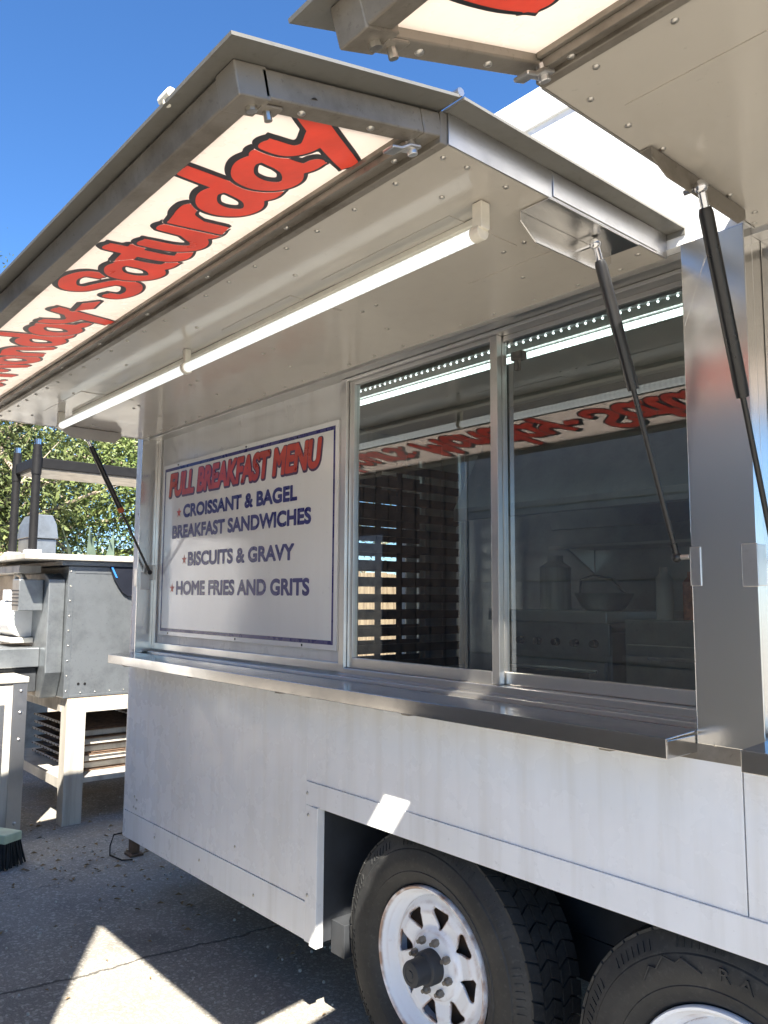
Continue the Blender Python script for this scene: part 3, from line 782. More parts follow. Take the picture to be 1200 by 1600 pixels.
# ------------------------------------------------------------------ menu sign
MX0, MX1, MZ0, MZ1, MY = -3.512, -2.148, 1.188, 1.975, RC-.004
ms = thing('menu_sign', 'white breakfast menu board with navy border and red heading', 'menu sign', ((MX0+MX1)/2, RC, MZ0))
box('board', 'menu', ms, MX0, MX1, MY-.008, MY+.003, MZ0, MZ1, .001)
yb = MY-.0086
b = MB()
i0, i1 = .018, .032
for (a, c, d, e) in ((MX0+i0, MX1-i0, MZ1-i1, MZ1-i0), (MX0+i0, MX1-i0, MZ0+i0, MZ0+i1), (MX0+i0, MX0+i1-.004, MZ0+i1, MZ1-i1), (MX1-i1+.004, MX1-i0, MZ0+i1, MZ1-i1)):
    b.add([(a, yb, d), (c, yb, d), (c, yb, e), (a, yb, e)], [(0, 1, 2, 3)])
b.build('border', 'navy', ms, fix=False)
box('edge_strip', 'frame', ms, MX1+.0005, MX1+.008, MY-.006, MY+.003, MZ0, MZ1, .0005)
def bold_text(txt, x0, x1, z0, z1, grow, shear=0., cell=.0016):
    vs, fs = text_mesh(txt, 0., shear, 1., 5); mn, mx = vs.min(0), vs.max(0)
    P = np.stack([x0+(vs[:, 0]-mn[0])/(mx[0]-mn[0])*(x1-x0), z0+(vs[:, 1]-mn[1])/(mx[1]-mn[1])*(z1-z0)], 1)
    ec = {}
    for f in fs:
        for q in range(len(f)):
            k = tuple(sorted((f[q], f[(q+1) % len(f)]))); ec[k] = ec.get(k, 0)+1
    E = np.array([k for k, c in ec.items() if c == 1]); A, B = P[E[:, 0]], P[E[:, 1]]
    pad = .02; X, Y = sd_grid(x0-pad, x1+pad, z0-pad, z1+pad, cell); D = np.full(X.shape, 1.)
    for j in range(0, X.shape[1], 24):
        xs, ys = X[:, j:j+24], Y[:, j:j+24]
        m = (np.maximum(A[:, 0], B[:, 0]) > xs.min()-pad) & (np.minimum(A[:, 0], B[:, 0]) < xs.max()+pad)
        if not m.any(): continue
        a, b = A[m], B[m]; px, py = xs.ravel()[:, None], ys.ravel()[:, None]
        dx, dy = b[:, 0]-a[:, 0], b[:, 1]-a[:, 1]; t = np.clip(((px-a[:, 0])*dx+(py-a[:, 1])*dy)/(dx*dx+dy*dy+1e-12), 0, 1)
        d = np.hypot(px-a[:, 0]-t*dx, py-a[:, 1]-t*dy).min(1)
        pxx = px+1e-7; cr = ((a[:, 0] > pxx) != (b[:, 0] > pxx)); yc = a[:, 1]+(pxx-a[:, 0])*dy/np.where(abs(dx) < 1e-12, 1e-12, dx)
        ins = ((cr & (yc > py)).sum(1) % 2) == 1
        D[:, j:j+24] = np.where(ins, -d, d).reshape(xs.shape)
    return contour_mesh(D-grow, X[0, 0], Y[0, 0], cell)
def put_text(name, vf, mat, y, dx=0., dz=0.):
    MB().add([(p+dx, y, q+dz) for p, q in vf[0]], vf[1]).build(name, mat, ms, fix=False)
put_text('heading_shadow', bold_text('FULL BREAKFAST MENU', -3.440, -2.250, 1.826, 1.924, .0125, .16), 'head_ink', yb-.0002, .003, -.003)
put_text('heading', bold_text('FULL BREAKFAST MENU', -3.440, -2.250, 1.826, 1.924, .0062, .16), 'head_red', yb-.0007)
for txt, x0, x1, z0, z1 in (('CROISSANT & BAGEL', -3.293, -2.396, 1.719, 1.772), ('BREAKFAST SANDWICHES', -3.395, -2.306, 1.628, 1.682),
                            ('BISCUITS & GRAVY', -3.234, -2.410, 1.502, 1.557), ('HOME FRIES AND GRITS', -3.339, -2.310, 1.374, 1.430)):
    put_text('menu_line', bold_text(txt, x0, x1, z0, z1, .0040), 'navy', yb-.0004)
for (x, z) in ((-3.338, 1.742), (-3.272, 1.527), (-3.383, 1.400)):
    p = [(x + (.024 if k % 2 == 0 else .010)*math.sin(math.pi*k/5), yb-.0004, z + (.024 if k % 2 == 0 else .010)*math.cos(math.pi*k/5)) for k in range(10)]
    MB().add(p+[(x, yb-.0004, z)], [(k, (k+1) % 10, 10) for k in range(10)]).build('star', 'head_red', ms, fix=False)
scm = MB().ball((0, 0, 0), .0045, 8, 6, (1, .5, 1)).build('screw', 'black', ms, 0, True)
for i, (x, z) in enumerate(((MX1-.25, MZ1-.026), (MX0+.1, MZ0+.01), (MX0+.7, MZ0+.01), (MX1-.2, MZ0+.01), (MX0+.15, MZ1-.01), (MX0+.75, MZ1-.01))):
    if i == 0: scm.location = (x, yb, z); scm.parent = None; attach(scm, ms)
    else: inst(scm, ms, (x, yb, z))

# ------------------------------------------------------------------ tube light under the awning
tl = thing('tube_light', 'long lit white LED tube fixed under the open awning', 'tube light', (-2.1, -.49, ZH))
TZ, TY = 2.047, -.49
MB().tube([(-3.24, TY, TZ), (-2.165, TY, TZ)], .0135, 18).build('tube', 'tube', tl, 0, True)
MB().tube([(-2.150, TY, TZ), (-.985, TY, TZ)], .0135, 18).build('tube', 'tube', tl, 0, True)
for x, s in ((-.985, 1), (-3.24, -1), ):
    b = MB().tube([(x, TY, TZ), (x+s*.024, TY, TZ)], .0155, 18); b.box(min(x+s*.006, x+s*.030), max(x+s*.006, x+s*.030), TY-.012, TY+.012, TZ+.004, ZH-.002); b.build('end_holder', 'plastic', tl, .002)
b = MB().tube([(-2.1655, TY, TZ), (-2.1495, TY, TZ)], .018, 18); b.box(-2.166, -2.149, TY-.009, TY+.009, TZ+.014, ZH-.001); b.build('clip', 'plastic', tl, .001)
MB().box(-3.22, -1.0, TY+.030, TY+.062, ZH-.016, ZH-.0018).build('wiring_channel', 'plastic', tl, .002)

# ------------------------------------------------------------------ inside the trailer
il = thing('ceiling_light_bar', 'lit LED light bar on the ceiling inside the trailer', 'ceiling light', (-2.2, .8, 2.36))
MB().tube([(-3.5, .815, 2.30), (-.5, .815, 2.30)], .012, 14).build('tube', 'led_in', il, 0, True)
box('housing', 'frame', il, -3.5, -.5, .795, .835, 2.318, 2.36)
dots = MB()
for x in np.arange(-3.5, -.5, .034): dots.ball((x, .685, 2.303), .0046, 8, 5)
dots.build('led_row', 'led_dot', il)
box('led_bar', 'frame', il, -3.5, -.5, .675, .695, 2.309, 2.36)
# tray rack
rk = thing('tray_rack', 'tall dark slatted tray rack inside the trailer near the end window', 'rack', (-3.3, 1.35, .86))
for k in range(14): box('slat', 'dark_inside', rk, -3.225, -3.20, .72, 1.76, .90+.0875*k, .945+.0875*k, .002)
for k in range(14): box('slat', 'dark_inside', rk, -3.56, -3.535, .72, 1.76, .90+.0875*k, .945+.0875*k, .002)
for (x, y) in ((-3.225, 1.78), (-3.56, 1.78), (-3.225, .70), (-3.56, .70)):
    MB().tube([(x+.012, y, .86), (x+.012, y, 2.2)], .027, 12).build('upright', 'dark_steel', rk, 0, True)
for y in (1.15, 1.30): box('divider', 'dark_inside', rk, -3.235, -3.228, y, y+.04, .9, 2.1)
# end window mullion
box('mullion', 'frame', T, XL+.002, XL+.028, 1.26, 1.285, 1.0, 2.0)
box('stainless_lining', 'steel', T, XL+.031, XL+.04, 1.751, 2.06, .87, 2.35)
box('stainless_lining', 'dark_steel', T, -3.4, -.6, 2.05, 2.069, .87, 2.35)
# range
rg = thing('range_cooker', 'dark steel range cooker with knobs and oven door inside the trailer', 'cooker', (-2.25, 1.7, .86))
box('body', 'dark_steel', rg, -2.57, -1.95, 1.38, 2.02, .87, 1.22, .004)
box('cooktop', 'frame', rg, -2.60, -1.94, 1.33, 2.02, 1.262, 1.312, .004)
box('control_panel', 'dark_steel', rg, -2.57, -1.95, 1.362, 1.379, 1.125, 1.26, .003)
box('oven_door', 'dark_steel', rg, -2.55, -1.97, 1.355, 1.378, .88, 1.10, .005)
box('oven_window', 'black', rg, -2.47, -2.05, 1.352, 1.3545, .93, 1.05, .002)
kn = None
for k in range(6):
    x = -2.52+.1*k; b = MB().tube([(x, 1.361, 1.175), (x, 1.335, 1.175)], [.018, .015], 12); o = b.build('knob', 'black', rg, 0, True)
MB().tube([(-2.53, 1.33, 1.06), (-1.99, 1.33, 1.06)], .010, 10).tube([(-2.5, 1.33, 1.06), (-2.5, 1.358, 1.06)], .006, 8).tube([(-2.02, 1.33, 1.06), (-2.02, 1.358, 1.06)], .006, 8).build('door_handle', 'chrome', rg, 0, True)
pt = thing('cooking_pot', 'round dark pan with bail handle standing on the range cooker', 'pot', (-2.1, 1.6, 1.312))
MB().lathe_y([(.0001, 0), (.09, 0)], (0, 0, 0), 8)
def lathe_z(prof, c, seg=32):
    m = MB(); n = len(prof); vs = []; fs = []
    for k in range(seg):
        w = 2*math.pi*k/seg
        for r, z in prof: vs.append((c[0]+r*math.cos(w), c[1]+r*math.sin(w), c[2]+z))
    for k in range(seg):
        for i in range(n-1): fs.append((k*n+i, ((k+1) % seg)*n+i, ((k+1) % seg)*n+i+1, k*n+i+1))
    return m.add(vs, fs)
lathe_z([(.0001, 0), (.08, 0), (.10, .02), (.13, .075), (.135, .078), (.128, .078), (.095, .025), (.0001, .012)], (-2.1, 1.55, 1.3125)).build('bowl', 'dark_steel', pt, 0, True)
MB().tube([(-2.23, 1.55, 1.385), (-2.20, 1.52, 1.45), (-2.12, 1.5, 1.47), (-2.02, 1.5, 1.45), (-1.98, 1.54, 1.385)], .006, 8).build('handle', 'chrome', pt, 0, True)
fy = thing('steel_fryer', 'dark steel fryer cabinet beside the range cooker inside the trailer', 'fryer', (-1.6, 1.7, .86))
box('body', 'dark_steel', fy, -1.90, -1.35, 1.40, 2.02, .87, 1.28, .004)
box('door', 'dark_steel', fy, -1.88, -1.37, 1.385, 1.399, .9, 1.18, .004)
box('handle', 'chrome', fy, -1.78, -1.47, 1.37, 1.384, 1.12, 1.135, .003)
box('splash_back', 'dark_steel', fy, -1.90, -1.35, 1.95, 2.02, 1.2805, 1.62, .004)
def canister(x, y, z, r, h, mat, name, label, cat):
    o = lathe_z([(.0001, 0), (r, 0), (r, h*.78), (r*.55, h*.88), (r*.5, h*.9), (r*.5, h), (.0001, h)], (x, y, z)).build(name, mat, None, 0, True)
    return tag(o, label, cat)
canister(-2.42, 1.62, 1.3125, .075, .26, 'pale_metal', 'steel_urn', 'pale metal urn standing on the range cooker behind the pan', 'urn')
canister(-1.80, 1.55, 1.2805, .035, .22, 'pale_metal', 'squeeze_bottle', 'pale squeeze bottle on the fryer cabinet', 'bottle')
canister(-1.70, 1.60, 1.2805, .04, .20, 'orange', 'sauce_bottle', 'rust-red sauce bottle on the fryer cabinet', 'bottle')
ws = thing('wall_shelf', 'steel wall shelf under the extraction hood inside the trailer', 'shelf', (-2.0, 1.95, 1.6))
box('board', 'frame', ws, -2.6, -1.4, 1.80, 2.045, 1.62, 1.635)
for x in (-2.5, -1.5): MB().prism([(1.82, 1.6195), (2.045, 1.6195), (2.045, 1.5)], 'x', x, x+.012).build('bracket', 'frame', ws)
hd = thing('extraction_hood', 'steel extraction hood hanging over the range cooker inside the trailer', 'hood', (-2.0, 1.7, 1.72))
MB().prism([(1.25, 1.74), (1.25, 1.80), (1.6, 2.36), (2.049, 2.36), (2.049, 1.74), (2.02, 1.74), (2.02, 2.2), (1.62, 2.2), (1.29, 1.78), (1.29, 1.74)], 'x', -2.75, -1.2).build('canopy', 'dark_steel', hd, .003)

# ------------------------------------------------------------------ OVEN ON ITS STAND (left, outdoors)
ov = thing('conveyor_oven', 'battered grey steel conveyor oven with white motor on a pale stand', 'oven', (-5.65, .85, .74))
OXa, OXb, OYa, OYb = -6.35, -5.06, .155, 1.55
box('body', 'galv', ov, OXa, OXb, OYa, OYb, .745, 1.545, .008)
MB().prism([(OXa-.02, .745), (OXb-.12, .745), (OXb-.05, .90), (OXb-.05, 1.46), (OXb-.14, 1.5), (OXa-.02, 1.5)], 'y', OYa-.10, OYa-.002).build('side_panel', 'galv', ov, .006)
MB().box(OXa-.05, OXb+.02, OYa-.05, OYb+.1, 1.5455, 1.575).build('lid', 'galv', ov, .004)
MB().box(-6.9, OXb+.05, -.12, OYb+.2, 1.5755, 1.612).build('top_slab', 'pale_metal', ov, .004)
MB().tube([(-5.85, .02, 1.215), (-5.40, .02, 1.215)], .115, 24).tube([(-5.87, .02, 1.215), (-5.85, .02, 1.215)], .085, 24).build('motor', 'motor', ov, .006, True)
MB().box(-5.72, -5.55, -.04, .06, 1.328, 1.40).build('junction_box', 'motor', ov, .006)
MB().box(-5.9, -5.35, -.08, .054, 1.07, 1.102).build('motor_base', 'pale_metal', ov, .004)
cb = MB().box(-5.34, -5.20, -.09, .054, 1.27, 1.46).build('control_box', 'galv', ov, .005)
for k in range(5): box('louvre', 'dark_inside', cb, -5.345, -5.195, -.0925, -.0905, 1.30+.022*k, 1.308+.022*k, 0)
vb = MB().box(-5.75, -5.22, -.18, .054, .93, 1.045).build('vent_box', 'galv', ov, .005)
for k in range(9):
    for j in range(3): box('louvre', 'dark_inside', vb, -5.73+.17*j, -5.60+.17*j, -.1825, -.1805, .943+.0105*k, .948+.0105*k, 0)
MB().prism([(-.17, .925), (.05, .925), (.05, .78), (-.02, .78)], 'x', -5.7, -5.25).build('hopper', 'dark_inside', ov, .004)
MB().tube([(-5.6, .01, 1.395), (-5.6, -.0, 1.46), (-5.5, -.02, 1.50), (-5.38, -.02, 1.48), (-5.30, -.03, 1.455)], .017, 10).build('conduit', 'galv', ov, 0, True)
MB().box(-6.5, -5.25, -.08, .05, 1.50, 1.545).build('conveyor_tray', 'pale_metal', ov, .004)
for k in range(9): MB().ball((OXb+.0045, OYa+.012, .79+.09*k), .006, 8, 5, (.5, 1, 1)).build('rivet', 'rivet', ov, 0, True)
for k in range(6): MB().ball((OXb+.001, OYa+.10+.09*k, .775), .005, 8, 5, (.5, 1, 1)).build('rivet', 'rivet', ov, 0, True)
box('seam_strip', 'galv', ov, OXb+.0005, OXb+.003, OYa+.035, OYa+.9, 1.50, 1.54, .0008)
box('seam_strip', 'galv', ov, OXb+.0005, OXb+.0025, OYa+.035, OYa+.9, .75, .765, .0008)
hole = MB()
for (y, z) in ((.24, .83), (.28, .828)): hole.tube([(OXb+.0005, y, z), (OXb+.003, y, z)], .008, 10)
hole.build('grommet', 'black', ov, 0)
box('edge_angle', 'galv', ov, OXb+.0005, OXb+.004, OYa-.003, OYa+.03, .75, 1.54, .001)
tp = MB()
pts = [(.40, 1.548), (.43, 1.47), (.46, 1.42), (.49, 1.38), (.53, 1.355), (.9, 1.35), (.9, 1.548)]
tp.prism(pts, 'x', OXb+.004, OXb+.018)
tb_ = tag(tp.build('plastic_sheet', 'tarp', None, .006), 'black plastic sheet hanging over the grey oven beside the trailer', 'plastic sheet')
MB().obox((OXb+.0185, .405, 1.545), (.004, 0, 0), (0, .012, 0), (0, .035, -.07)).build('strap', 'bluestrap', tb_, .001)

st = thing('oven_stand', 'pale painted steel stand with lower shelf under the grey oven', 'stand', (-5.65, .8, 0))
SX0, SX1, SY0, SY1 = -6.3, -5.06, .18, 1.5
for (x, y, sx, sy) in ((SX1, SY0, -1, 1), (SX1, SY1, -1, -1), (SX0, SY0, 1, 1), (SX0, SY1, 1, -1)):
    poly = [(x, y), (x+sx*.10, y), (x+sx*.10, y+sy*.006), (x+sx*.006, y+sy*.006), (x+sx*.006, y+sy*.115), (x, y+sy*.115)]
    MB().prism(poly, 'z', 0, .742).build('leg', 'pale_metal', st, .001)
box('rail', 'pale_metal', st, SX0+.11, SX1-.11, SY0+.0005, SY0+.006, .655, .742)
box('rail', 'pale_metal', st, SX1-.006, SX1-.0005, SY0+.1155, SY1-.1155, .655, .742)
box('rail', 'pale_metal', st, SX0+.11, SX1-.11, SY1-.006, SY1-.0005, .655, .742)
box('shelf', 'pale_metal', st, SX0+.02, SX1-.012, SY0+.01, SY1-.01, .235, .262)
box('shelf_edge', 'pale_metal', st, SX0+.11, SX1-.11, SY0+.0065, SY0+.0095, .20, .262)
for k in range(6):
    z = .275+.05*k
    g = thing('wire_grate', ('lowest', 'second lowest', 'third lowest', 'third highest', 'second highest', 'topmost')[k] + ' wire grate of the stack on the oven stand shelf', 'grate', (-5.65, .8, z), 'wire grates stacked under the oven')
    off = random.uniform(-.04, .04)
    for x in np.linspace(-6.1, -5.2, 16): MB().tube([(x+off, .32, z), (x+off, 1.35, z)], .005, 5).build('wire', 'rusty', g)
    for y in (.33, .84, 1.34): MB().tube([(-6.12+off, y, z), (-5.18+off, y, z)], .008, 5).build('wire', 'pale_metal', g)
    if k: MB().box(-5.25+off, -5.215+off, .3, 1.36, z-.041, z-.009).build('spacer', 'pale_metal', g, .002)
# overshelf
os_ = thing('overshelf', 'white shelf with black edges on two round black posts above the oven', 'shelf unit', (-5.5, .3, 1.61))
for (x, y) in ((-5.30, .005), (-5.72, .005), (-5.30, 1.5), (-5.72, 1.5)):
    b = MB().tube([(x, y, 1.6125), (x, y, 2.31)], .026, 16).tube([(x, y, 2.12), (x, y, 2.25)], .030, 16); b.build('post', 'black', os_, 0, True)
    MB().tube([(x, y, 2.31), (x, y, 2.345)], .019, 12).build('post_cap', 'chrome', os_, 0, True)
    box('foot', 'motor', os_, x-.05, x+.05, y-.04, y+.04, 1.6122, 1.645)
box('shelf', 'pale_metal', os_, -5.70, -5.32, .02, 1.5, 2.155, 2.175)
for (a, c, d, e) in ((-5.325, -5.30, .03, 1.48), (-5.72, -5.695, .03, 1.48), (-5.70, -5.32, -.01, .02)): box('edge', 'black', os_, a, c, d, e, 2.165, 2.23, .004)
# steel dome box behind
dm_ = thing('steel_bin', 'steel bin with chamfered lid behind the black shelf posts', 'bin', (-7.4, .8, 0))
box('body', 'galv', dm_, -7.6, -7.3, .60, .84, .0, 1.86, .01)
MB().prism([(.59, 1.8605), (.85, 1.8605), (.83, 1.99), (.79, 2.07), (.65, 2.07), (.61, 1.99)], 'x', -7.62, -7.28).build('lid', 'galv', dm_, .006)
# cabinet
cbn = thing('steel_cabinet', 'low pale steel cabinet with riveted corners in front of the oven stand', 'cabinet', (-5.2, -.5, 0))
CX1, CY1 = -4.86, -.085
box('body', 'pale_metal', cbn, -5.5, CX1, -.95, CY1, .03, .865, .008)
box('lid', 'pale_metal', cbn, -5.52, CX1+.012, -.97, CY1+.01, .866, .90, .006)
box('corner_angle', 'alu_light', cbn, CX1+.0005, CX1+.005, CY1-.075, CY1+.003, .03, .864, .001)
rvc = None
for z in (.09, .55, .70, .82):
    MB().ball((CX1+.006, CY1-.03, z), .010, 8, 6, (.6, 1, 1)).build('bolt', 'alu_light', cbn, 0, True)
MB().box(CX1+.001, CX1+.004, -.62, -.20, .2, .75).build('hatch', 'alu_light', cbn, .002)
# broom
br = thing('push_broom', 'broom head with black bristles and pale green block on the asphalt', 'broom', (-4.5, -.34, 0))
ax = Vector((-.80, -.42, 0)).normalized(); ay = Vector((-ax.y, ax.x, 0))
P0 = Vector((-4.40, -.245, 0))
MB().obox(P0 + Vector((0, 0, .12)) - .05*ay, .45*ax, .11*ay, (0, 0, .045)).build('block', 'green_block', br, .006)
bb = MB()
for i in range(46):
    for j in range(11):
        q = P0 + (.008+.0096*i)*ax + (-.045+.010*j)*ay
        sp = Vector((random.uniform(-.012, .012), random.uniform(-.012, .012), 0)) + ay*(.004*(j-5)) - ax*(.018 if i < 3 else 0)
        bb.tube([q+Vector((0, 0, .121)), q+sp*.6+Vector((0, 0, .06)), q+sp*1.3+Vector((0, 0, .002))], [.0042, .0048, .0035], 4, False)
bo = bb.build('bristles', 'bristle', br)
MB().tube([P0+.24*ax+Vector((0, 0, .15)), P0+.24*ax-.35*ay+Vector((-.25, -.3, 1.15))], .012, 10).build('handle', 'wood', br, 0, True)

for o_ in [o for o in bpy.data.objects if o.parent is None and o.name.split('.')[0] in ('conveyor_oven', 'oven_stand', 'wire_grate', 'overshelf', 'plastic_sheet')]: o_.location.x += .11
# ------------------------------------------------------------------ unseen box-truck shape, added to cast the straight shadow edge on the ground
TX1, TY1 = -.95, -1.70
tk = thing('truck_shadow_blocker', 'unseen shadow blocker shaped as a plain grey box truck', 'truck', (-2.15, -4.5, 0))
TX0, TYB = TX1-2.4, -6.6
box('cargo_box', 'truck', tk, TX0, TX1, TYB, TY1, .62, 3.52, .01)
for y in np.arange(TYB+.3, TY1-.1, .62):
    for x in (TX0-.012, TX1+.0005): box('side_rib', 'truck', tk, x, x+.0115, y, y+.03, .95, 3.45, .003)
for x in (TX0+.02, TX1-.09): box('door_post', 'alu_light', tk, x, x+.07, TY1+.0005, TY1+.016, .63, 3.51, .004)
for k in range(7):
    z = .64+.41*k; d = box('door_panel', 'truck', tk, TX0+.095, TX1-.095, TY1+.0005, TY1+.012, z, z+.403, .006)
box('door_handle', 'alu_light', tk, -2.25, -2.05, TY1+.0125, TY1+.03, 1.06, 1.09, .004)
box('rear_bumper', 'dark_inside', tk, TX0+.05, TX1-.05, TY1-.2, TY1-.05, .45, .615, .01)
box('chassis', 'dark_inside', tk, -2.6, -1.7, -8.6, TY1-.25, .45, .615)
MB().prism([(-9.0, .5), (-9.0, 1.25), (-8.75, 1.5), (-8.4, 2.3), (-6.75, 2.35), (-6.75, .5)], 'x', TX0+.15, TX1-.15).build('cab', 'truck', tk, .05, False, True, 3)
MB().prism([(-8.6, 1.55), (-8.3, 2.2), (-7.4, 2.22), (-7.4, 1.5)], 'x', TX1-.149, TX1-.14).build('side_window', 'black', tk)
wk = None
for x in (TX0+.02, TX1-.27):
    for y in (-3.0, -7.9):
        m_ = MB().lathe_y([(.001, -.02), (.2, -.02), (.22, .0), (.30, -.01), (.40, .0), (.42, .04), (.42, .2), (.3, .22), (.001, .22)], (0, 0, 0), 40)
        m_.v = [(x+.25-q[1]-.02, y+q[0], .42+q[2]) for q in m_.v]; m_.build('wheel', 'rubber', tk, 0, True)

# ------------------------------------------------------------------ background: fence, plants, house, trees
fn = thing('wooden_fence', 'weathered plank fence behind the oven and steel bin', 'fence', (-10, 3, 0))
k = 0
for y in np.arange(-2.4, 9.4, .15):
    box('plank', 'wood', fn, -10.52+random.uniform(-.005, .005), -10.495, y, y+.142, .03, 1.78+random.uniform(-.03, .02), .003)
for z in (.4, 1.45): box('rail', 'wood', fn, -10.58, -10.53, -2.4, 9.4, z, z+.09)
hs = thing('tan_house', 'low tan house with brown gable roof beyond the fence', 'house', (-19, .5, 0))
box('wall', 'stucco', hs, -22, -17, -4.5, 1.9, 0, 2.35)
MB().prism([(-5, 2.3), (-1.3, 3.6), (2.3, 2.3), (2.3, 2.42), (-1.3, 3.75), (-5, 2.42)], 'x', -22.4, -16.6).build('roof', 'roofing', hs)
box('window', 'black', hs, -16.998, -16.97, -.2, .9, 1.1, 1.95)

def agave(x, y, h, n, name_label):
    o = MB()
    for i in range(n):
        a = 2.399*i; lean = .25+.75*(i/n); L = h*(1.05-.35*random.random())
        d = Vector((math.cos(a), math.sin(a), 0)); side = Vector((-d.y, d.x, 0))
        pts = []
        for t in np.linspace(0, 1, 7):
            p = Vector((x, y, 0)) + d*(lean*L*.75*t**1.3) + Vector((0, 0, L*(t - .35*lean*t*t)))
            w = .06*h*(1-t)**.7*(.6+.9*t)
            pts.append((p-side*w, p+side*w, p-d*.02*h*(1-t)-Vector((0, 0, .03*h*(1-t)))))
        vs = [q for tr in pts for q in tr]; fs = []
        for j in range(6):
            b0 = 3*j
            fs += [(b0, b0+1, b0+4, b0+3), (b0+1, b0+2, b0+5, b0+4), (b0+2, b0, b0+3, b0+5)]
        o.add(vs, fs)
    return tag(o.build('agave_plant', 'agave', None, 0, True), name_label, 'agave')
agave(-11.9, 3.0, 2.6, 26, 'spiky blue-green agave showing above the plank fence')

def tree(x, y, h, rx, rz, zc, n, mat, label, seedv, ls=1.):
    rg_ = np.random.default_rng(seedv)
    t = thing('leafy_tree', label, 'tree', (x, y, 0), 'trees beyond the fence')
    tr = MB(); tips = []
    base = Vector((x, y, 0)); top = Vector((x+rg_.uniform(-.4, .4), y+rg_.uniform(-.4, .4), zc+.2))
    tr.tube([base, base.lerp(top, .5)+Vector((rg_.uniform(-.2, .2), rg_.uniform(-.2, .2), 0)), top], [.20, .15, .08], 10)
    for i in range(34):
        s = base.lerp(top, rg_.uniform(.3, 1)); a = rg_.uniform(0, 2*math.pi); e = rg_.uniform(-.45, 1.0)
        L = rx*rg_.uniform(.6, 1.02)
        d = Vector((math.cos(a)*math.cos(e), math.sin(a)*math.cos(e), math.sin(e)))
        m1 = s + d*L*.5 + Vector((0, 0, rg_.uniform(-.1, .3))); en = s + d*L + Vector((0, 0, rg_.uniform(-.5, .2)))
        tr.tube([s, m1, en], [.075, .05, .014], 6); tips += [m1, en, s.lerp(m1, .6), m1.lerp(en, .5)]
        for q in range(3):
            s2 = m1.lerp(en, rg_.uniform(0, 1)); e2 = s2 + Vector(rg_.normal(0, .35, 3))*rx*.4
            tr.tube([s2, e2], [.015, .005], 5); tips.append(e2)
    tr.build('trunk', 'trunk', t, 0, True)
    tips = np.array([tuple(p) for p in tips])
    ctr = np.array((x, y, zc))
    nc = 260
    d = rg_.normal(size=(nc, 3)); d /= np.linalg.norm(d, axis=1)[:, None]
    cl = ctr + d*np.array((rx, rx, rz))*(rg_.uniform(.35, 1.0, (nc, 1)))
    cl = np.concatenate([cl, tips]); cl = cl[cl[:, 2] > .5]
    size = rg_.uniform(.15, .42, len(cl))
    pick = rg_.integers(0, len(cl), n)
    P = cl[pick] + rg_.normal(size=(n, 3))*size[pick][:, None]*np.array((1, 1, .7))
    P = P[P[:, 2] > .15]; n = len(P)
    a = rg_.normal(size=(n, 3)); a /= np.linalg.norm(a, axis=1)[:, None]
    b = np.cross(a, rg_.normal(size=(n, 3))); b /= np.linalg.norm(b, axis=1)[:, None]
    L = ls*rg_.uniform(.028, .062, (n, 1)); Wd = L*rg_.uniform(.28, .42, (n, 1))
    V = np.stack([P-a*L, P+b*Wd, P+a*L, P-b*Wd], 1).reshape(-1, 3)
    me = bpy.data.meshes.new('crown'); me.vertices.add(4*n); me.vertices.foreach_set('co', V.ravel())
    me.loops.add(4*n); me.loops.foreach_set('vertex_index', np.arange(4*n)); me.polygons.add(n)
    me.polygons.foreach_set('loop_start', np.arange(n)*4); me.update(calc_edges=True)
    me.materials.append(M[mat]); o = bpy.data.objects.new('crown', me); col.objects.link(o); attach(o, t)
tree(-13.2, 1.2, 6, 2.5, 2.3, 3.6, 45000, 'leaf1', 'olive green tree with pale bare branches beyond the fence', 1)
tree(-13.6, 4.8, 6, 2.6, 2.4, 3.7, 45000, 'leaf2', 'bright green tree overhanging the agave beyond the fence', 2)
tree(-17.0, 3.2, 8, 3.6, 3.4, 4.6, 34000, 'leaf3', 'dark dense tree standing behind the two fence trees', 3)
tree(-15.0, 8.5, 7, 3.2, 3.0, 4.0, 16000, 'leaf1', 'olive green tree at the far end of the fence', 4)

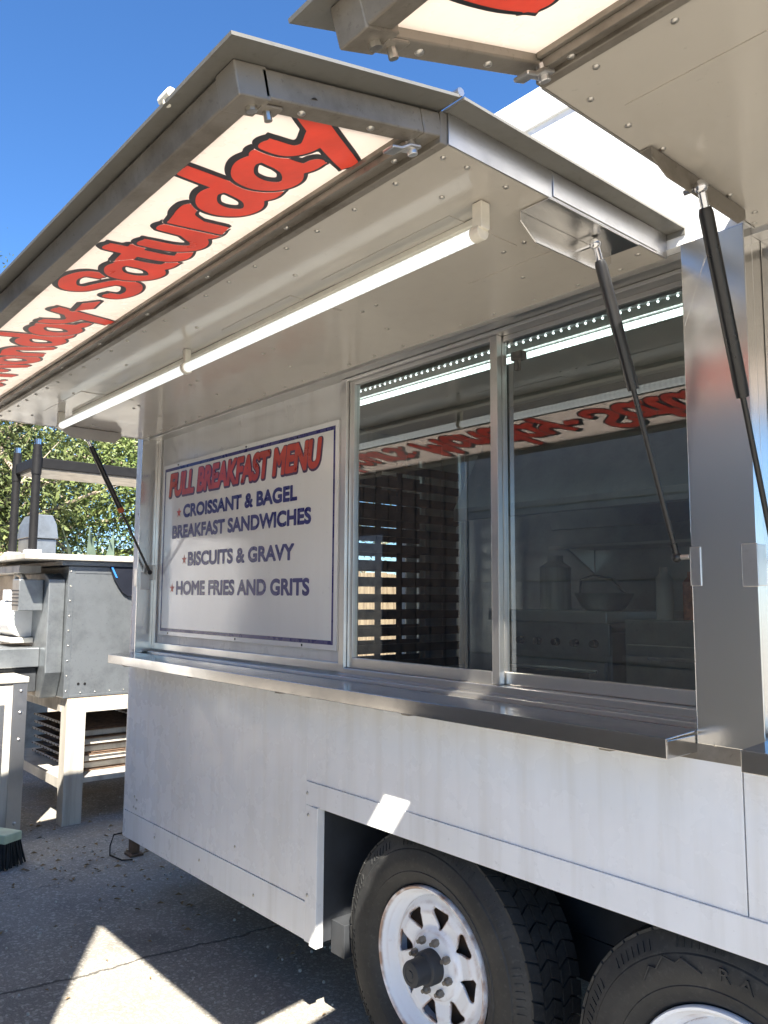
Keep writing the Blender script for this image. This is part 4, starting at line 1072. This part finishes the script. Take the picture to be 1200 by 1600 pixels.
wh = thing('reflection_backdrop', 'unseen brown board-sided building shape added to darken the window reflections', 'building', (-15, -10, 0))  # unseen building, added so the left window pane reflects something dark
box('wall', 'barn', wh, -28, -4.5, -15, -8.6, 0, 5.2)
for x in np.arange(-27.9, -4.6, .4): box('board', 'barn', wh, x, x+.33, -8.5995, -8.575, .02, 5.19, .004)
MB().prism([(-15.4, 5.1), (-11.8, 6.7), (-8.2, 5.1), (-8.2, 5.25), (-11.8, 6.9), (-15.4, 5.25)], 'x', -28.5, -4.1).build('roof', 'roofing', wh)
for x in (-21, -14.5, -8.5): dr = box('door', 'galv', wh, x, x+2.4, -8.5745, -8.55, .02, 2.6, .005)
fz = thing('white_reflector', 'unseen white freezer shape added for a bright reflection in the menu board', 'freezer', (-6.7, -1.63, 0))  # unseen white box, added to put a bright reflection on the menu board
box('body', 'trim', fz, -7.05, -6.36, -2.02, -1.24, .08, 1.86, .015)
box('door', 'wall', fz, -6.355, -6.30, -2.01, -1.25, .2, 1.85, .012)
box('handle', 'frame', fz, -6.299, -6.265, -1.97, -1.94, .9, 1.3, .004)
box('plinth', 'dark_inside', fz, -7.0, -6.40, -1.98, -1.28, 0, .079)
for k in range(5): box('vent_slat', 'dark_inside', fz, -6.3585, -6.34, -1.98, -1.28, .10+.018*k, .108+.018*k, 0)
# litter by the trailer corner
lf = MB()
for i in range(260):
    x, y = rng.normal(-4.2, .55), rng.normal(.12, .30); s = rng.uniform(.006, .022); a = rng.uniform(0, 6.28)
    if i % 3 == 0: x, y = rng.uniform(-5.6, -2.2), rng.uniform(-.9, .5); s *= .6
    c, n_ = math.cos(a)*s, math.sin(a)*s
    lf.add([(x-c, y-n_, .004), (x+n_*.4, y-c*.4, .004+s*.5), (x+c, y+n_, .005), (x-n_*.4, y+c*.4, .008)], [(0, 1, 2, 3)])
lo = tag(lf.build('leaf_litter', 'dryleaf', None, 0, False, False), 'dry leaves and crumbs scattered on the asphalt by the trailer corner', 'leaf litter'); lo['kind'] = 'stuff'
pb = MB()
for i in range(300):
    x, y = rng.uniform(-5.6, -2.0), rng.uniform(-.9, .9); s = rng.uniform(.002, .007)
    pb.ball((x, y, s*.5), s, 5, 3)
po = tag(pb.build('gravel', 'pale_metal', None, 0, False, False), 'loose pale gravel crumbs on the asphalt', 'gravel'); po['kind'] = 'stuff'
bpy.context.view_layer.update()
